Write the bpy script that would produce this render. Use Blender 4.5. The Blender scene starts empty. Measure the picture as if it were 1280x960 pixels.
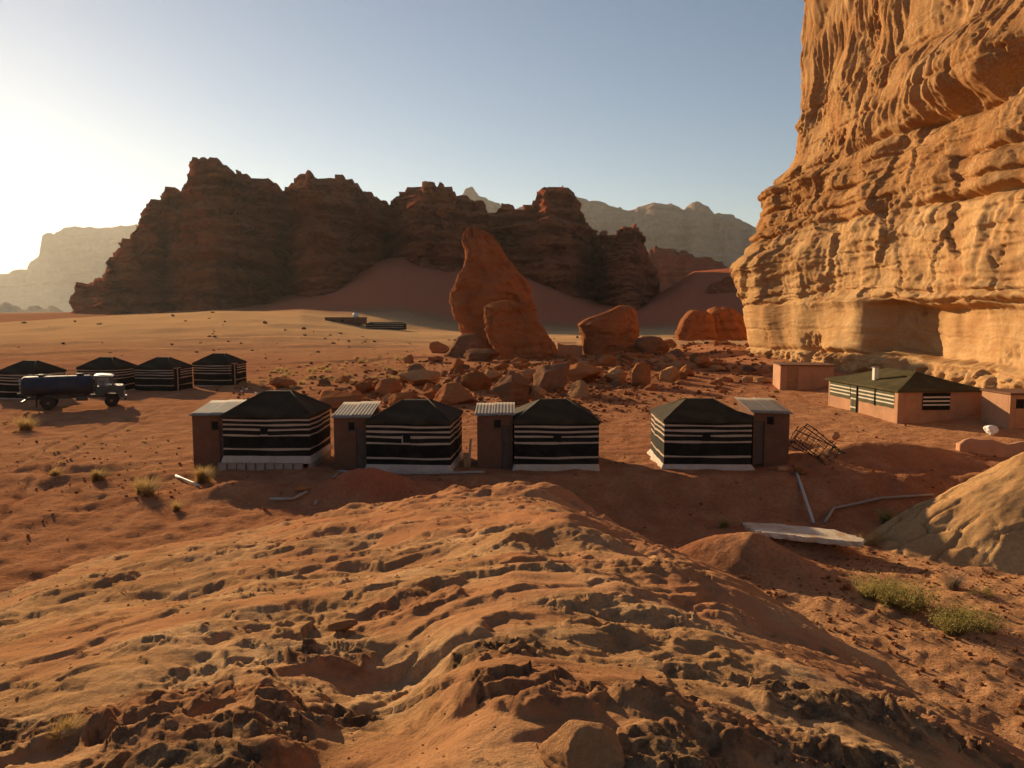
import bpy, math, random
import numpy as np
from mathutils import Vector, Matrix

random.seed(7)
RNG = np.random.default_rng(11)
SC = bpy.context.scene
COL = SC.collection
R = math.radians

# ------------------------------------------------------------------ camera
FPX, CXP, CYP = 985.0, 640.0, 480.0         # focal length in photo pixels, 1280 x 960
CAM_Z = 7.0
PITCH = math.atan(90 / FPX)                  # horizon sits 90 px above the centre
cam_d = bpy.data.cameras.new('camera')
cam_d.sensor_width = 36.0
cam_d.lens = 36.0 * FPX / 1280.0
cam_d.clip_start = 0.1
cam_d.clip_end = 20000
cam = bpy.data.objects.new('camera', cam_d)
COL.objects.link(cam)
cam.location = (0, 0, CAM_Z)
cam.rotation_euler = (math.pi / 2 - PITCH, 0, 0)
SC.camera = cam

# ------------------------------------------------------------------ sky, sun, exposure
SUN_AZ = R(-35.5)        # from straight ahead (+Y), negative is to the left
SUN_EL = R(14.0)
world = bpy.data.worlds.new('World')
SC.world = world
world.use_nodes = True
wn = world.node_tree.nodes
wl = world.node_tree.links
wn.clear()
sky = wn.new('ShaderNodeTexSky')
sky.sky_type = 'NISHITA'
sky.sun_disc = False
sky.sun_elevation = SUN_EL
sky.sun_rotation = SUN_AZ
sky.altitude = 900
sky.air_density = 1.0
sky.dust_density = 0.25
sky.ozone_density = 1.0
bg = wn.new('ShaderNodeBackground')
bg.inputs['Strength'].default_value = 0.05
wo = wn.new('ShaderNodeOutputWorld')
wl.new(sky.outputs[0], bg.inputs['Color'])
wl.new(bg.outputs[0], wo.inputs['Surface'])

sun_d = bpy.data.lights.new('sun', 'SUN')
sun_d.energy = 5.0
sun_d.angle = R(0.55)
sun_d.color = (1.0, 0.74, 0.43)
sun = bpy.data.objects.new('sun', sun_d)
COL.objects.link(sun)
SUN_DIR = Vector((math.sin(SUN_AZ) * math.cos(SUN_EL), math.cos(SUN_AZ) * math.cos(SUN_EL), math.sin(SUN_EL)))
sun.rotation_euler = SUN_DIR.to_track_quat('Z', 'Y').to_euler()
sun.location = (-60, 80, 60)

vs = SC.view_settings
vs.view_transform = 'Standard'
vs.look = 'None'
vs.exposure = 0.93
vs.gamma = 1.0
vs.use_curve_mapping = False
SC.cycles.use_denoising = True
SC.cycles.volume_bounces = 0
SC.cycles.max_bounces = 6
SC.cycles.volume_step_rate = 1.0

# ------------------------------------------------------------------ pixel <-> world (design aid: real distances)
CT, ST = math.cos(PITCH), math.sin(PITCH)
def ray(px, py):
    u = (px - CXP) / FPX; v = -(py - CYP) / FPX
    return (u, CT + v * ST, v * CT - ST)
def at(px, py, Y):
    d = ray(px, py); k = Y / d[1]
    return (d[0] * k, Y, CAM_Z + d[2] * k)
def gnd(px, py, z=0.0):
    d = ray(px, py); k = (z - CAM_Z) / d[2]
    return (d[0] * k, d[1] * k, z)

# ------------------------------------------------------------------ numpy noise
_pr = np.random.default_rng(5)
PERM = _pr.permutation(256).astype(np.int32)
PERM = np.concatenate([PERM] * 4)
G = _pr.normal(size=(256, 3)); G /= np.linalg.norm(G, axis=1)[:, None]
G = (G * 1.5).astype(np.float32)
GX = np.ascontiguousarray(G[:, 0]); GY = np.ascontiguousarray(G[:, 1]); GZ = np.ascontiguousarray(G[:, 2])
def pn(x, y, z=0.0):
    if np.ndim(z) == 0: return pn2(x, y, float(z))
    x, y, z = np.broadcast_arrays(np.asarray(x, np.float32), np.asarray(y, np.float32), np.asarray(z, np.float32))
    xi = np.floor(x); yi = np.floor(y); zi = np.floor(z)
    fx = x - xi; fy = y - yi; fz = z - zi
    X = xi.astype(np.int32) & 255; Y = yi.astype(np.int32) & 255; Z = zi.astype(np.int32) & 255
    u = fx * fx * (3 - 2 * fx); v = fy * fy * (3 - 2 * fy); w = fz * fz * (3 - 2 * fz)
    def corner(a, b, c):
        g = PERM[PERM[PERM[X + a] + Y + b] + Z + c]
        return GX[g] * (fx - a) + GY[g] * (fy - b) + GZ[g] * (fz - c)
    def lx(b, c):
        p = corner(0, b, c); return p + u * (corner(1, b, c) - p)
    def ly(c):
        p = lx(0, c); return p + v * (lx(1, c) - p)
    p = ly(0)
    return p + w * (ly(1) - p)
_g2 = np.linspace(0, 2 * np.pi, 256, endpoint=False)
G2X = (1.35 * np.cos(_g2)).astype(np.float32); G2Y = (1.35 * np.sin(_g2)).astype(np.float32)
def pn2(x, y, z):
    s_ = int(abs(z) * 7.31 + 13) & 255
    x, y = np.broadcast_arrays(np.asarray(x, np.float32), np.asarray(y, np.float32))
    x = x + np.float32((z * 3.7) % 97); y = y + np.float32((z * 1.9) % 89)
    xi = np.floor(x); yi = np.floor(y)
    fx = x - xi; fy = y - yi
    X = xi.astype(np.int32) & 255; Y = yi.astype(np.int32) & 255
    u = fx * fx * fx * (fx * (fx * 6 - 15) + 10); v = fy * fy * fy * (fy * (fy * 6 - 15) + 10)
    pa = PERM[X] + Y + s_; pb = PERM[X + 1] + Y + s_
    g = PERM[pa]; p = G2X[g] * fx + G2Y[g] * fy
    g = PERM[pb]; p = p + u * (G2X[g] * (fx - 1) + G2Y[g] * fy - p)
    g = PERM[pa + 1]; q = G2X[g] * fx + G2Y[g] * (fy - 1)
    g = PERM[pb + 1]; q = q + u * (G2X[g] * (fx - 1) + G2Y[g] * (fy - 1) - q)
    return p + v * (q - p)
def fbm(x, y, z=0.0, o=4, gain=0.5, lac=2.03):
    a = 1.0; t = 0; f = 1.0
    for i in range(o):
        t = t + a * pn(x * f + i * 17.3, y * f - i * 9.1, z * f + i * 5.7)
        a *= gain; f *= lac
    return t
def ridged(x, y, z=0.0, o=4, gain=0.5, lac=2.03):
    a = 1.0; t = 0; f = 1.0
    for i in range(o):
        t = t + a * (1 - 2 * np.abs(pn(x * f + i * 7.3, y * f + i * 3.1, z * f - i * 4.7)))
        a *= gain; f *= lac
    return t
def worley(x, y, seed=0):
    x, y = np.broadcast_arrays(np.asarray(x, np.float32), np.asarray(y, np.float32))
    xi = np.floor(x).astype(np.int32); yi = np.floor(y).astype(np.int32)
    f1 = np.full(x.shape, 9.0, np.float32); f2 = f1.copy(); cid = np.zeros(x.shape, np.int32)
    for a in (-1, 0, 1):
        for b in (-1, 0, 1):
            h = PERM[PERM[(xi + a + seed) & 255] + ((yi + b) & 255)]
            px_ = xi + a + PERM[h + 1] / 255.0; py_ = yi + b + PERM[h + 57] / 255.0
            d = np.hypot(px_ - x, py_ - y).astype(np.float32)
            near = d < f1
            f2 = np.where(near, f1, np.minimum(f2, d)); cid = np.where(near, h, cid); f1 = np.where(near, d, f1)
    return f1, f2, cid / 255.0
def facets(x, y, seed=0, tilt=1.0):
    """broken-rock noise: every cell is a flat face with its own level and slope"""
    x, y = np.broadcast_arrays(np.asarray(x, np.float32), np.asarray(y, np.float32))
    xi = np.floor(x).astype(np.int32); yi = np.floor(y).astype(np.int32)
    f1 = np.full(x.shape, 9.0, np.float32); out = np.zeros(x.shape, np.float32)
    for a in (-1, 0, 1):
        for b in (-1, 0, 1):
            h = PERM[PERM[(xi + a + seed) & 255] + ((yi + b) & 255)]
            dx = x - (xi + a + PERM[h + 1] / np.float32(255)); dy = y - (yi + b + PERM[h + 57] / np.float32(255))
            d = dx * dx + dy * dy
            val = (PERM[h + 91] / np.float32(255) - 0.5) + tilt * ((PERM[h + 133] / np.float32(255) - 0.5) * dx + (PERM[h + 171] / np.float32(255) - 0.5) * dy)
            near = d < f1
            out = np.where(near, val, out); f1 = np.where(near, d, f1)
    return out
def sstep(a, b, x):
    t = np.clip((np.asarray(x, float) - a) / (b - a), 0, 1)
    return t * t * (3 - 2 * t)
def gauss(x, y, cx, cy, rx, ry, rot=0.0):
    c, s = math.cos(rot), math.sin(rot)
    dx = x - cx; dy = y - cy
    a = (dx * c + dy * s) / rx; b = (-dx * s + dy * c) / ry
    return np.exp(-(a * a + b * b))

# ------------------------------------------------------------------ mesh helpers
def np_mesh(name, V, F, smooth=True, attrs=None):
    V = np.ascontiguousarray(V, np.float32); F = np.ascontiguousarray(F, np.int32)
    me = bpy.data.meshes.new(name)
    n, k = F.shape
    me.vertices.add(len(V)); me.vertices.foreach_set('co', V.ravel())
    me.loops.add(n * k); me.loops.foreach_set('vertex_index', F.ravel())
    me.polygons.add(n)
    me.polygons.foreach_set('loop_start', np.arange(0, n * k, k, dtype=np.int32))
    me.polygons.foreach_set('loop_total', np.full(n, k, np.int32))
    me.polygons.foreach_set('use_smooth', np.full(n, smooth, bool))
    me.update(calc_edges=True)
    for an, av in (attrs or {}).items():
        a = me.attributes.new(an, 'FLOAT', 'POINT')
        a.data.foreach_set('value', np.ascontiguousarray(av, np.float32).ravel())
    return me
def grid_faces(nu, nv, wrap=False):
    i = np.arange(nu if wrap else nu - 1)[:, None]; j = np.arange(nv - 1)[None, :]
    i2 = (i + 1) % nu
    a = i * nv + j; b = i2 * nv + j
    return np.stack([a, b, b + 1, a + 1], -1).reshape(-1, 4)
def link(name, me, mat=None, parent=None):
    o = bpy.data.objects.new(name, me)
    COL.objects.link(o)
    if mat is not None and len(me.materials) == 0: me.materials.append(mat)
    if parent is not None: o.parent = parent
    return o
def tag(o, label, cat, group=None):
    o['label'] = label; o['category'] = cat
    if group: o['group'] = group
    return o
def thing(name, label, cat, loc=(0, 0, 0), rz=0.0, group=None):
    o = bpy.data.objects.new(name, None); COL.objects.link(o)
    o.location = loc; o.rotation_euler = (0, 0, rz)
    o.empty_display_size = 0.3
    return tag(o, label, cat, group)
def struct(o):
    o['kind'] = 'structure'; return o
class MB:
    """collects boxes, bars, tubes and patches; build() links them as one mesh"""
    def __init__(s): s.v = []; s.f = []
    def add(s, vs_, fs): 
        n = len(s.v); s.v += [tuple(map(float, p)) for p in vs_]; s.f += [tuple(i + n for i in f) for f in fs]; return s
    def box(s, x0, x1, y0, y1, z0, z1, M=None):
        p = [Vector((x, y, z)) for z in (z0, z1) for y in (y0, y1) for x in (x0, x1)]
        if M is not None: p = [M @ q for q in p]
        return s.add(p, [(0, 2, 3, 1), (4, 5, 7, 6), (0, 1, 5, 4), (2, 6, 7, 3), (0, 4, 6, 2), (1, 3, 7, 5)])
    def tube(s, pts, r, seg=8, cap=True):
        pts = [Vector(p) for p in pts]; n = len(pts); rings = []
        rr = r if isinstance(r, (list, tuple)) else [r] * n
        for i, p in enumerate(pts):
            t = (pts[min(i + 1, n - 1)] - pts[max(i - 1, 0)]).normalized()
            up = Vector((0, 0, 1)) if abs(t.z) < 0.9 else Vector((1, 0, 0))
            a = t.cross(up).normalized(); b = a.cross(t)
            rings += [p + (a * math.cos(2 * math.pi * k / seg) + b * math.sin(2 * math.pi * k / seg)) * rr[i] for k in range(seg)]
        fs = [(i * seg + k, i * seg + (k + 1) % seg, (i + 1) * seg + (k + 1) % seg, (i + 1) * seg + k) for i in range(n - 1) for k in range(seg)]
        if cap: fs += [tuple(range(seg))[::-1], tuple((n - 1) * seg + k for k in range(seg))]
        return s.add(rings, fs)
    def lathe(s, prof, axis='Y', seg=24, c=(0, 0, 0)):
        """prof: list of (radius, height along the axis)"""
        vs_ = []
        for r, h in prof:
            for k in range(seg):
                a = 2 * math.pi * k / seg; p, q = r * math.cos(a), r * math.sin(a)
                w = (p, h, q) if axis == 'Y' else (h, p, q) if axis == 'X' else (p, q, h)
                vs_.append((w[0] + c[0], w[1] + c[1], w[2] + c[2]))
        n = len(prof)
        fs = [(i * seg + k, i * seg + (k + 1) % seg, (i + 1) * seg + (k + 1) % seg, (i + 1) * seg + k) for i in range(n - 1) for k in range(seg)]
        fs += [tuple(range(seg)), tuple((n - 1) * seg + k for k in range(seg))]
        return s.add(vs_, fs)
    def prism(s, poly, y0, y1):
        """poly in the XZ plane, extruded along Y"""
        n = len(poly)
        return s.add([(x, y0, z) for x, z in poly] + [(x, y1, z) for x, z in poly],
                     [tuple(range(n)), tuple(range(2 * n - 1, n - 1, -1))] + [(k, n + k, n + (k + 1) % n, (k + 1) % n) for k in range(n)])
    def quad(s, *p): return s.add(p, [tuple(range(len(p)))])
    def mesh(s, name, smooth=False, fix=True):
        me = bpy.data.meshes.new(name); me.from_pydata(s.v, [], s.f)
        if fix:
            import bmesh
            bm = bmesh.new(); bm.from_mesh(me); bmesh.ops.recalc_face_normals(bm, faces=bm.faces); bm.to_mesh(me); bm.free()
        if smooth: me.polygons.foreach_set('use_smooth', [True] * len(me.polygons))
        me.update(); return me
    def build(s, name, mat, parent=None, smooth=False, bevel=0.0):
        me = s.mesh(name, smooth)
        o = link(name, me, mat, parent)
        if bevel:
            m = o.modifiers.new('bevel', 'BEVEL'); m.width = bevel; m.segments = 2; m.limit_method = 'ANGLE'; m.angle_limit = R(40)
        return o

# ------------------------------------------------------------------ materials
def new_mat(name):
    m = bpy.data.materials.new(name); m.use_nodes = True
    nt = m.node_tree; b = nt.nodes['Principled BSDF']
    b.inputs['Specular IOR Level'].default_value = 0.25
    return m, nt, b
def N(nt, t, **kw):
    n = nt.nodes.new(t)
    for k, v in kw.items():
        if k in n.inputs.keys(): n.inputs[k].default_value = v
        else: setattr(n, k, v)
    return n
def ramp(nt, src, stops):
    r = nt.nodes.new('ShaderNodeValToRGB')
    e = r.color_ramp.elements
    while len(e) < len(stops): e.new(0.5)
    for i, (p, c) in enumerate(stops):
        e[i].position = p; e[i].color = (*c, 1) if len(c) == 3 else c
    nt.links.new(src, r.inputs[0]); return r
def mixc(nt, f, a, b, mode='MIX'):
    m = nt.nodes.new('ShaderNodeMix'); m.data_type = 'RGBA'; m.blend_type = mode
    for s_, v in ((m.inputs[0], f), (m.inputs[6], a), (m.inputs[7], b)):
        if isinstance(v, (int, float)): s_.default_value = v
        elif isinstance(v, tuple): s_.default_value = (*v, 1)
        else: nt.links.new(v, s_)
    return m.outputs[2]
def math_n(nt, op, a, b=None, clamp=False):
    m = nt.nodes.new('ShaderNodeMath'); m.operation = op; m.use_clamp = clamp
    for s_, v in ((m.inputs[0], a), (m.inputs[1], b)):
        if v is None: continue
        if isinstance(v, (int, float)): s_.default_value = v
        else: nt.links.new(v, s_)
    return m.outputs[0]
def coords(nt, scale=(1, 1, 1), kind='Object'):
    tc = nt.nodes.new('ShaderNodeTexCoord'); mp = nt.nodes.new('ShaderNodeMapping')
    mp.inputs['Scale'].default_value = scale
    nt.links.new(tc.outputs[kind], mp.inputs['Vector']); return mp.outputs[0]
def noise_n(nt, vec, scale, detail=6, rough=0.6, dist=0.0):
    n = N(nt, 'ShaderNodeTexNoise', Scale=scale, Detail=detail, Roughness=rough, Distortion=dist)
    nt.links.new(vec, n.inputs['Vector']); return n.outputs['Fac']
def bump_n(nt, h, strength, dist, b, prev=None):
    m = N(nt, 'ShaderNodeBump', Strength=strength, Distance=dist)
    nt.links.new(h, m.inputs['Height'])
    if prev is not None: nt.links.new(prev, m.inputs['Normal'])
    nt.links.new(m.outputs[0], b.inputs['Normal']); return m.outputs[0]

def rock_mat(name, c_lo, c_mid, c_hi, s=1.0, strata=0.35, varnish=None, bump=0.5, rnd=0.0, bd=0.06, attr=None, attr_col=None, patch=None):
    """bedded sandstone: colour beds along z, blotches, grain, dark desert varnish"""
    m, nt, b = new_mat(name)
    b.inputs['Roughness'].default_value = 0.95
    b.inputs['Specular IOR Level'].default_value = 0.0
    v = coords(nt, (1, 1, 1))
    n1 = noise_n(nt, v, 0.35 * s, 8, 0.62)
    vb = coords(nt, (0.12, 0.12, 1.6))
    n2 = noise_n(nt, vb, 1.1 * s, 6, 0.6)
    f = math_n(nt, 'ADD', math_n(nt, 'MULTIPLY', n1, 1 - strata), math_n(nt, 'MULTIPLY', n2, strata))
    c = ramp(nt, f, [(0.32, c_lo), (0.5, c_mid), (0.68, c_hi)]).outputs[0]
    n3 = noise_n(nt, v, 7 * s, 8, 0.7)
    c = mixc(nt, math_n(nt, 'MULTIPLY', ramp(nt, n3, [(0.36, (1, 1, 1)), (0.58, (0, 0, 0))]).outputs[0], 0.45), c, tuple(0.5 * k for k in c_mid))
    n6 = noise_n(nt, v, 45 * s, 4, 0.7)
    c = mixc(nt, math_n(nt, 'MULTIPLY', ramp(nt, n6, [(0.34, (1, 1, 1)), (0.5, (0, 0, 0))]).outputs[0], 0.4), c, tuple(0.45 * k for k in c_lo))
    if varnish:
        n4 = noise_n(nt, v, varnish[1] * s, 7, 0.65, 0.6)
        t = varnish[2]
        c = mixc(nt, math_n(nt, 'MULTIPLY', ramp(nt, n4, [(t, (0, 0, 0)), (t + 0.14, (1, 1, 1))]).outputs[0], varnish[3]), c, varnish[0])
    if attr:
        at_ = N(nt, 'ShaderNodeAttribute'); at_.attribute_name = attr
        n5 = noise_n(nt, v, 5 * s, 8, 0.75)
        k = math_n(nt, 'MULTIPLY', at_.outputs['Fac'], ramp(nt, n5, [(0.36, (0, 0, 0)), (0.55, (1, 1, 1))]).outputs[0])
        c = mixc(nt, k, c, attr_col)
    if patch:
        at_ = N(nt, 'ShaderNodeAttribute'); at_.attribute_name = patch[0]
        c = mixc(nt, at_.outputs['Fac'], c, patch[1])
    if rnd:
        oi = nt.nodes.new('ShaderNodeObjectInfo')
        c = mixc(nt, 1.0, c, ramp(nt, oi.outputs['Random'], [(0, (1 - rnd,) * 3), (0.5, (1, 0.97, 0.95)), (1, (1 + rnd * 0.3,) * 3)]).outputs[0], 'MULTIPLY')
    nt.links.new(c, b.inputs['Base Color'])
    h = math_n(nt, 'ADD', noise_n(nt, v, 4 * s, 10, 0.72), math_n(nt, 'MULTIPLY', noise_n(nt, v, 22 * s, 6, 0.7), 0.35))
    rn = N(nt, 'ShaderNodeTexNoise', Scale=9 * s, Detail=5, Roughness=0.6); rn.noise_type = 'RIDGED_MULTIFRACTAL'; nt.links.new(v, rn.inputs['Vector'])
    h = math_n(nt, 'ADD', h, math_n(nt, 'MULTIPLY', rn.outputs['Fac'], -0.10))
    bump_n(nt, h, bump, bd, b)
    return m

def plain(name, col, rough=0.85, var=0.25, vscale=4.0, bump=0.0, bscale=30.0, spec=0.25, metal=0.0, dirt=None):
    m, nt, b = new_mat(name)
    b.inputs['Roughness'].default_value = rough; b.inputs['Metallic'].default_value = metal
    b.inputs['Specular IOR Level'].default_value = spec
    v = coords(nt)
    n = noise_n(nt, v, vscale, 6, 0.65)
    c = ramp(nt, n, [(0.3, tuple(k * (1 - var) for k in col)), (0.7, tuple(min(1, k * (1 + var)) for k in col))]).outputs[0]
    if dirt:
        n2 = noise_n(nt, v, dirt[1], 6, 0.7, 0.5)
        c = mixc(nt, math_n(nt, 'MULTIPLY', ramp(nt, n2, [(0.45, (0, 0, 0)), (0.65, (1, 1, 1))]).outputs[0], dirt[2]), c, dirt[0])
    nt.links.new(c, b.inputs['Base Color'])
    if bump:
        bump_n(nt, noise_n(nt, v, bscale, 5, 0.6), bump, 0.02, b)
    return m
# ================================================================== THE SETTING
# ------------------------------------------------------------------ ground
def dune_amp(x):
    return np.interp(x, [-420, -260, -195, -150, -110, -80, -55, -35, -18], [1.0, 1.2, 2.2, 5.2, 6.7, 6.0, 2.6, 0.8, 0.0])
RA = (np.array([-200, 200, 330, 420, 470, 505, 560, 640, 700, 745, 800, 835, 865, 930, 1000, 1300]) - 640) / FPX
RZ = np.array([0, 6, 11, 23, 36, 40, 36, 36, 22, 12, 12, 20, 30, 32, 22, 10.0])
def H0(x, y):
    """ground height without the fine relief"""
    x = np.asarray(x, float); y = np.asarray(y, float)
    z = 0.28 * fbm(x / 16, y / 16, 3.1, 3)
    z = z * sstep(8, 45, np.abs(y - 36) + 0 * x) + 0.06 * fbm(x / 5, y / 5, 9.0, 2)
    # pale dune that rises to a crest on the left
    z = z + dune_amp(x * 300 / np.maximum(y, 150)) * sstep(110, 300, y) * (1 - 0.9 * sstep(315, 460, y))
    z = z + 0.8 * fbm(x / 45, y / 30, 1.7, 3) * sstep(120, 230, y) * (1 - sstep(260, 330, y))
    # sand apron against the mountain
    a = x / np.maximum(y, 1)
    z = z + np.interp(a, RA, RZ) * np.clip((y - 285) / 275, 0, 1.25) ** 1.25
    # boulder field swell and scree below the cliff
    z = z + 1.0 * gauss(x, y, 6, 92, 30, 28) + 1.2 * gauss(x, y, 26, 116, 12, 22)
    z = z + 0.9 * sstep(-4, 1.5, x - (29.5 - 0.02 * (y - 50))) * sstep(40, 55, y) * (1 - sstep(120, 140, y))
    # bank and ditch below the tents on the right, gravel flat beyond
    bank = sstep(33.4, 30.2, y) * sstep(1.0, 4.0, x)
    z = z - 1.15 * bank
    z = z + 0.45 * bank * sstep(27, 20, y)
    z = z - 0.5 * sstep(33.2, 31, y) * (1 - sstep(1.0, 4.0, x)) * sstep(-3.5, -1, x)
    z = z + 0.9 * gauss(x, y, 17.0, 36.5, 4.5, 1.5, 0.15) + 0.5 * gauss(x, y, 13.6, 40.5, 1.6, 0.8)
    # red spoil heaps
    z = z + 1.15 * gauss(x, y, 7.1, 23.4, 1.9, 1.25, -0.2) + 0.25 * gauss(x, y, 5.4, 24.4, 1.2, 0.8)
    z = z + 0.62 * gauss(x, y, 9.4, 26.0, 1.7, 0.9, -0.1)
    z = z + 1.0 * gauss(x, y, -5.6, 29.8, 1.9, 1.1, 0.2) + 0.5 * gauss(x, y, -10.4, 29.6, 1.6, 0.7)
    # shallow gully on the left
    g = y - (34.5 + 0.10 * (x + 20) + 0.6 * pn(x / 3.0, 2.2))
    z = z - 0.30 * (0.6 + 0.8 * pn(x / 2.3, 5.5)) * np.exp(-(g / 0.8) ** 2) * sstep(-13.2, -15.5, x) + 0.14 * np.exp(-((g + 2.0) / 0.8) ** 2) * sstep(-13.0, -15.5, x)
    # wheel tracks across the plain
    for (x0, y0, x1, y1, wd, dp) in ((-120, 118, 40, 186, 1.8, 0.5), (-140, 150, -10, 185, 2.2, 0.45), (-70, 86, -8, 118, 1.2, 0.3)):
        L = math.hypot(x1 - x0, y1 - y0)
        t = ((x - x0) * (x1 - x0) + (y - y0) * (y1 - y0)) / L
        d = ((x - x0) * (y1 - y0) - (y - y0) * (x1 - x0)) / L + 3 * pn(t / 30, 8.8)
        z = z + dp * (np.exp(-((d - 2 * wd) / wd) ** 2) - np.exp(-(d / wd) ** 2)) * sstep(-20, 0, t) * (1 - sstep(L, L + 30, t))
    return z
def rough_amt(x, y):
    """broken, lumpy soil (as against blown sand)"""
    rr = sstep(40, 26, y) + 0.6 * gauss(x, y, 5, 85, 35, 30) + 0.5 * gauss(x, y, -22, 32, 9, 5)
    return np.clip(rr + 0.15 + 0.3 * sstep(75, 55, y), 0, 1) * (1 - sstep(150, 260, y))
def H(x, y):
    x = np.asarray(x, float); y = np.asarray(y, float)
    q = rough_amt(x, y)
    z = H0(x, y) + q * (0.07 * fbm(x / 1.1, y / 1.1, 4.4, 4, 0.6) + 0.05 * ridged(x / 2.3, y / 2.3, 7.7, 3)) + 0.035 * fbm(x / 1.6, y / 1.0, 2.0, 3) * (1 - sstep(120, 200, y))
    for off in (0.0, 9.0):
        xt = -17.5 - off - 0.28 * (y - 25) + 1.4 * np.sin(y / 8.0 + off)
        for sgn in (-0.8, 0.8):
            e_ = np.abs(x - xt - sgn)
            z = z + (0.035 * np.exp(-((e_ - 0.28) / 0.12) ** 2) - 0.06 * np.exp(-(e_ / 0.17) ** 2)) * sstep(22, 26, y) * sstep(62, 52, y)
    return z
def h1(x, y): return float(H(np.array([x]), np.array([y]))[0])

def polar(r0, r1, nr, a_half, na, na_rest):
    r = np.concatenate([[0.02], nr if np.ndim(nr) else np.geomspace(r0, r1, nr)])
    a = np.concatenate([np.linspace(-a_half, a_half, na), np.linspace(a_half, 360 - a_half, na_rest + 2)[1:-1]])
    a = np.radians(a)
    A, RR = np.meshgrid(a, r, indexing='ij')
    return RR * np.sin(A), RR * np.cos(A)

def sand_mat():
    m, nt, b = new_mat('red_sand')
    b.inputs['Roughness'].default_value = 0.95
    b.inputs['Specular IOR Level'].default_value = 0.0
    v = coords(nt)
    big = noise_n(nt, v, 0.05, 5, 0.6)
    mid = noise_n(nt, v, 0.8, 8, 0.65, 0.3)
    fine = noise_n(nt, v, 9.0, 8, 0.72)
    red = ramp(nt, mid, [(0.3, (0.27, 0.107, 0.052)), (0.52, (0.365, 0.155, 0.077)), (0.72, (0.45, 0.215, 0.110))]).outputs[0]
    pale = ramp(nt, mid, [(0.3, (0.46, 0.235, 0.108)), (0.7, (0.56, 0.305, 0.150))]).outputs[0]
    at_ = N(nt, 'ShaderNodeAttribute'); at_.attribute_name = 'pale'
    f = math_n(nt, 'ADD', at_.outputs['Fac'], math_n(nt, 'MULTIPLY', math_n(nt, 'SUBTRACT', big, 0.5), 0.9), True)
    c = mixc(nt, f, red, pale)
    c = mixc(nt, math_n(nt, 'MULTIPLY', at_.outputs['Fac'], -1.8, True), c, (0.46, 0.125, 0.062))
    c = mixc(nt, math_n(nt, 'SUBTRACT', at_.outputs['Fac'], 1.0, True), c, (0.66, 0.37, 0.165))
    # pebbly speckle where the soil is broken
    a2 = N(nt, 'ShaderNodeAttribute'); a2.attribute_name = 'broken'
    sp = ramp(nt, fine, [(0.38, (1, 1, 1)), (0.5, (0, 0, 0))]).outputs[0]
    c = mixc(nt, math_n(nt, 'MULTIPLY', math_n(nt, 'MULTIPLY', sp, a2.outputs['Fac']), 0.55), c, (0.20, 0.085, 0.045))
    hi = ramp(nt, fine, [(0.58, (0, 0, 0)), (0.68, (1, 1, 1))]).outputs[0]
    c = mixc(nt, math_n(nt, 'MULTIPLY', math_n(nt, 'MULTIPLY', hi, a2.outputs['Fac']), 0.4), c, (0.56, 0.33, 0.19))
    nt.links.new(c, b.inputs['Base Color'])
    h1_ = math_n(nt, 'MULTIPLY', noise_n(nt, v, 3.0, 10, 0.7), math_n(nt, 'ADD', a2.outputs['Fac'], 0.35))
    p = bump_n(nt, h1_, 0.9, 0.16, b)
    wv = N(nt, 'ShaderNodeTexNoise', Scale=1.0, Detail=3); nt.links.new(coords(nt, (0.22, 0.9, 1)), wv.inputs['Vector'])
    bump_n(nt, wv.outputs['Fac'], 0.35, 0.25, b, p)
    return m
SAND = sand_mat()
def make_ground():
    X, Y = polar(1.5, 9900, np.concatenate([np.geomspace(1.5, 9, 24, endpoint=False), np.geomspace(9, 130, 350, endpoint=False), np.geomspace(130, 480, 80, endpoint=False), np.geomspace(480, 9900, 50)]), 40, 480, 40)
    Z = H(X, Y)
    V = np.stack([X, Y, Z], -1).reshape(-1, 3)
    broken = rough_amt(X, Y)
    pale = 0.12 + 1.6 * sstep(95, 230, Y) * (1 - sstep(250, 330, Y) * sstep(-60, -10, X)) - 0.25 * sstep(280, 400, Y) * sstep(-90, -40, X) \
        + 0.65 * sstep(3, 8, X) * sstep(29, 23, Y) + 0.22 * gauss(X, Y, -22, 38, 14, 9) + 0.30 * sstep(9, 15, X) * sstep(34, 38, Y) * (1 - sstep(55, 70, Y))
    pale = pale * (1 - sstep(300, 380, Y)) - 0.5 * sstep(300, 360, Y) * sstep(-0.38, -0.24, X / np.maximum(Y, 1))
    pale = pale - 0.6 * gauss(X, Y, 7.1, 23.4, 3, 2) - 0.5 * gauss(X, Y, -5.6, 29.8, 2.6, 1.6)
    me = np_mesh('ground', V, grid_faces(X.shape[0], X.shape[1], True), True, {'broken': broken, 'pale': np.clip(pale, -0.6, 1.9)})
    return struct(link('ground', me, SAND))
make_ground()

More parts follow.
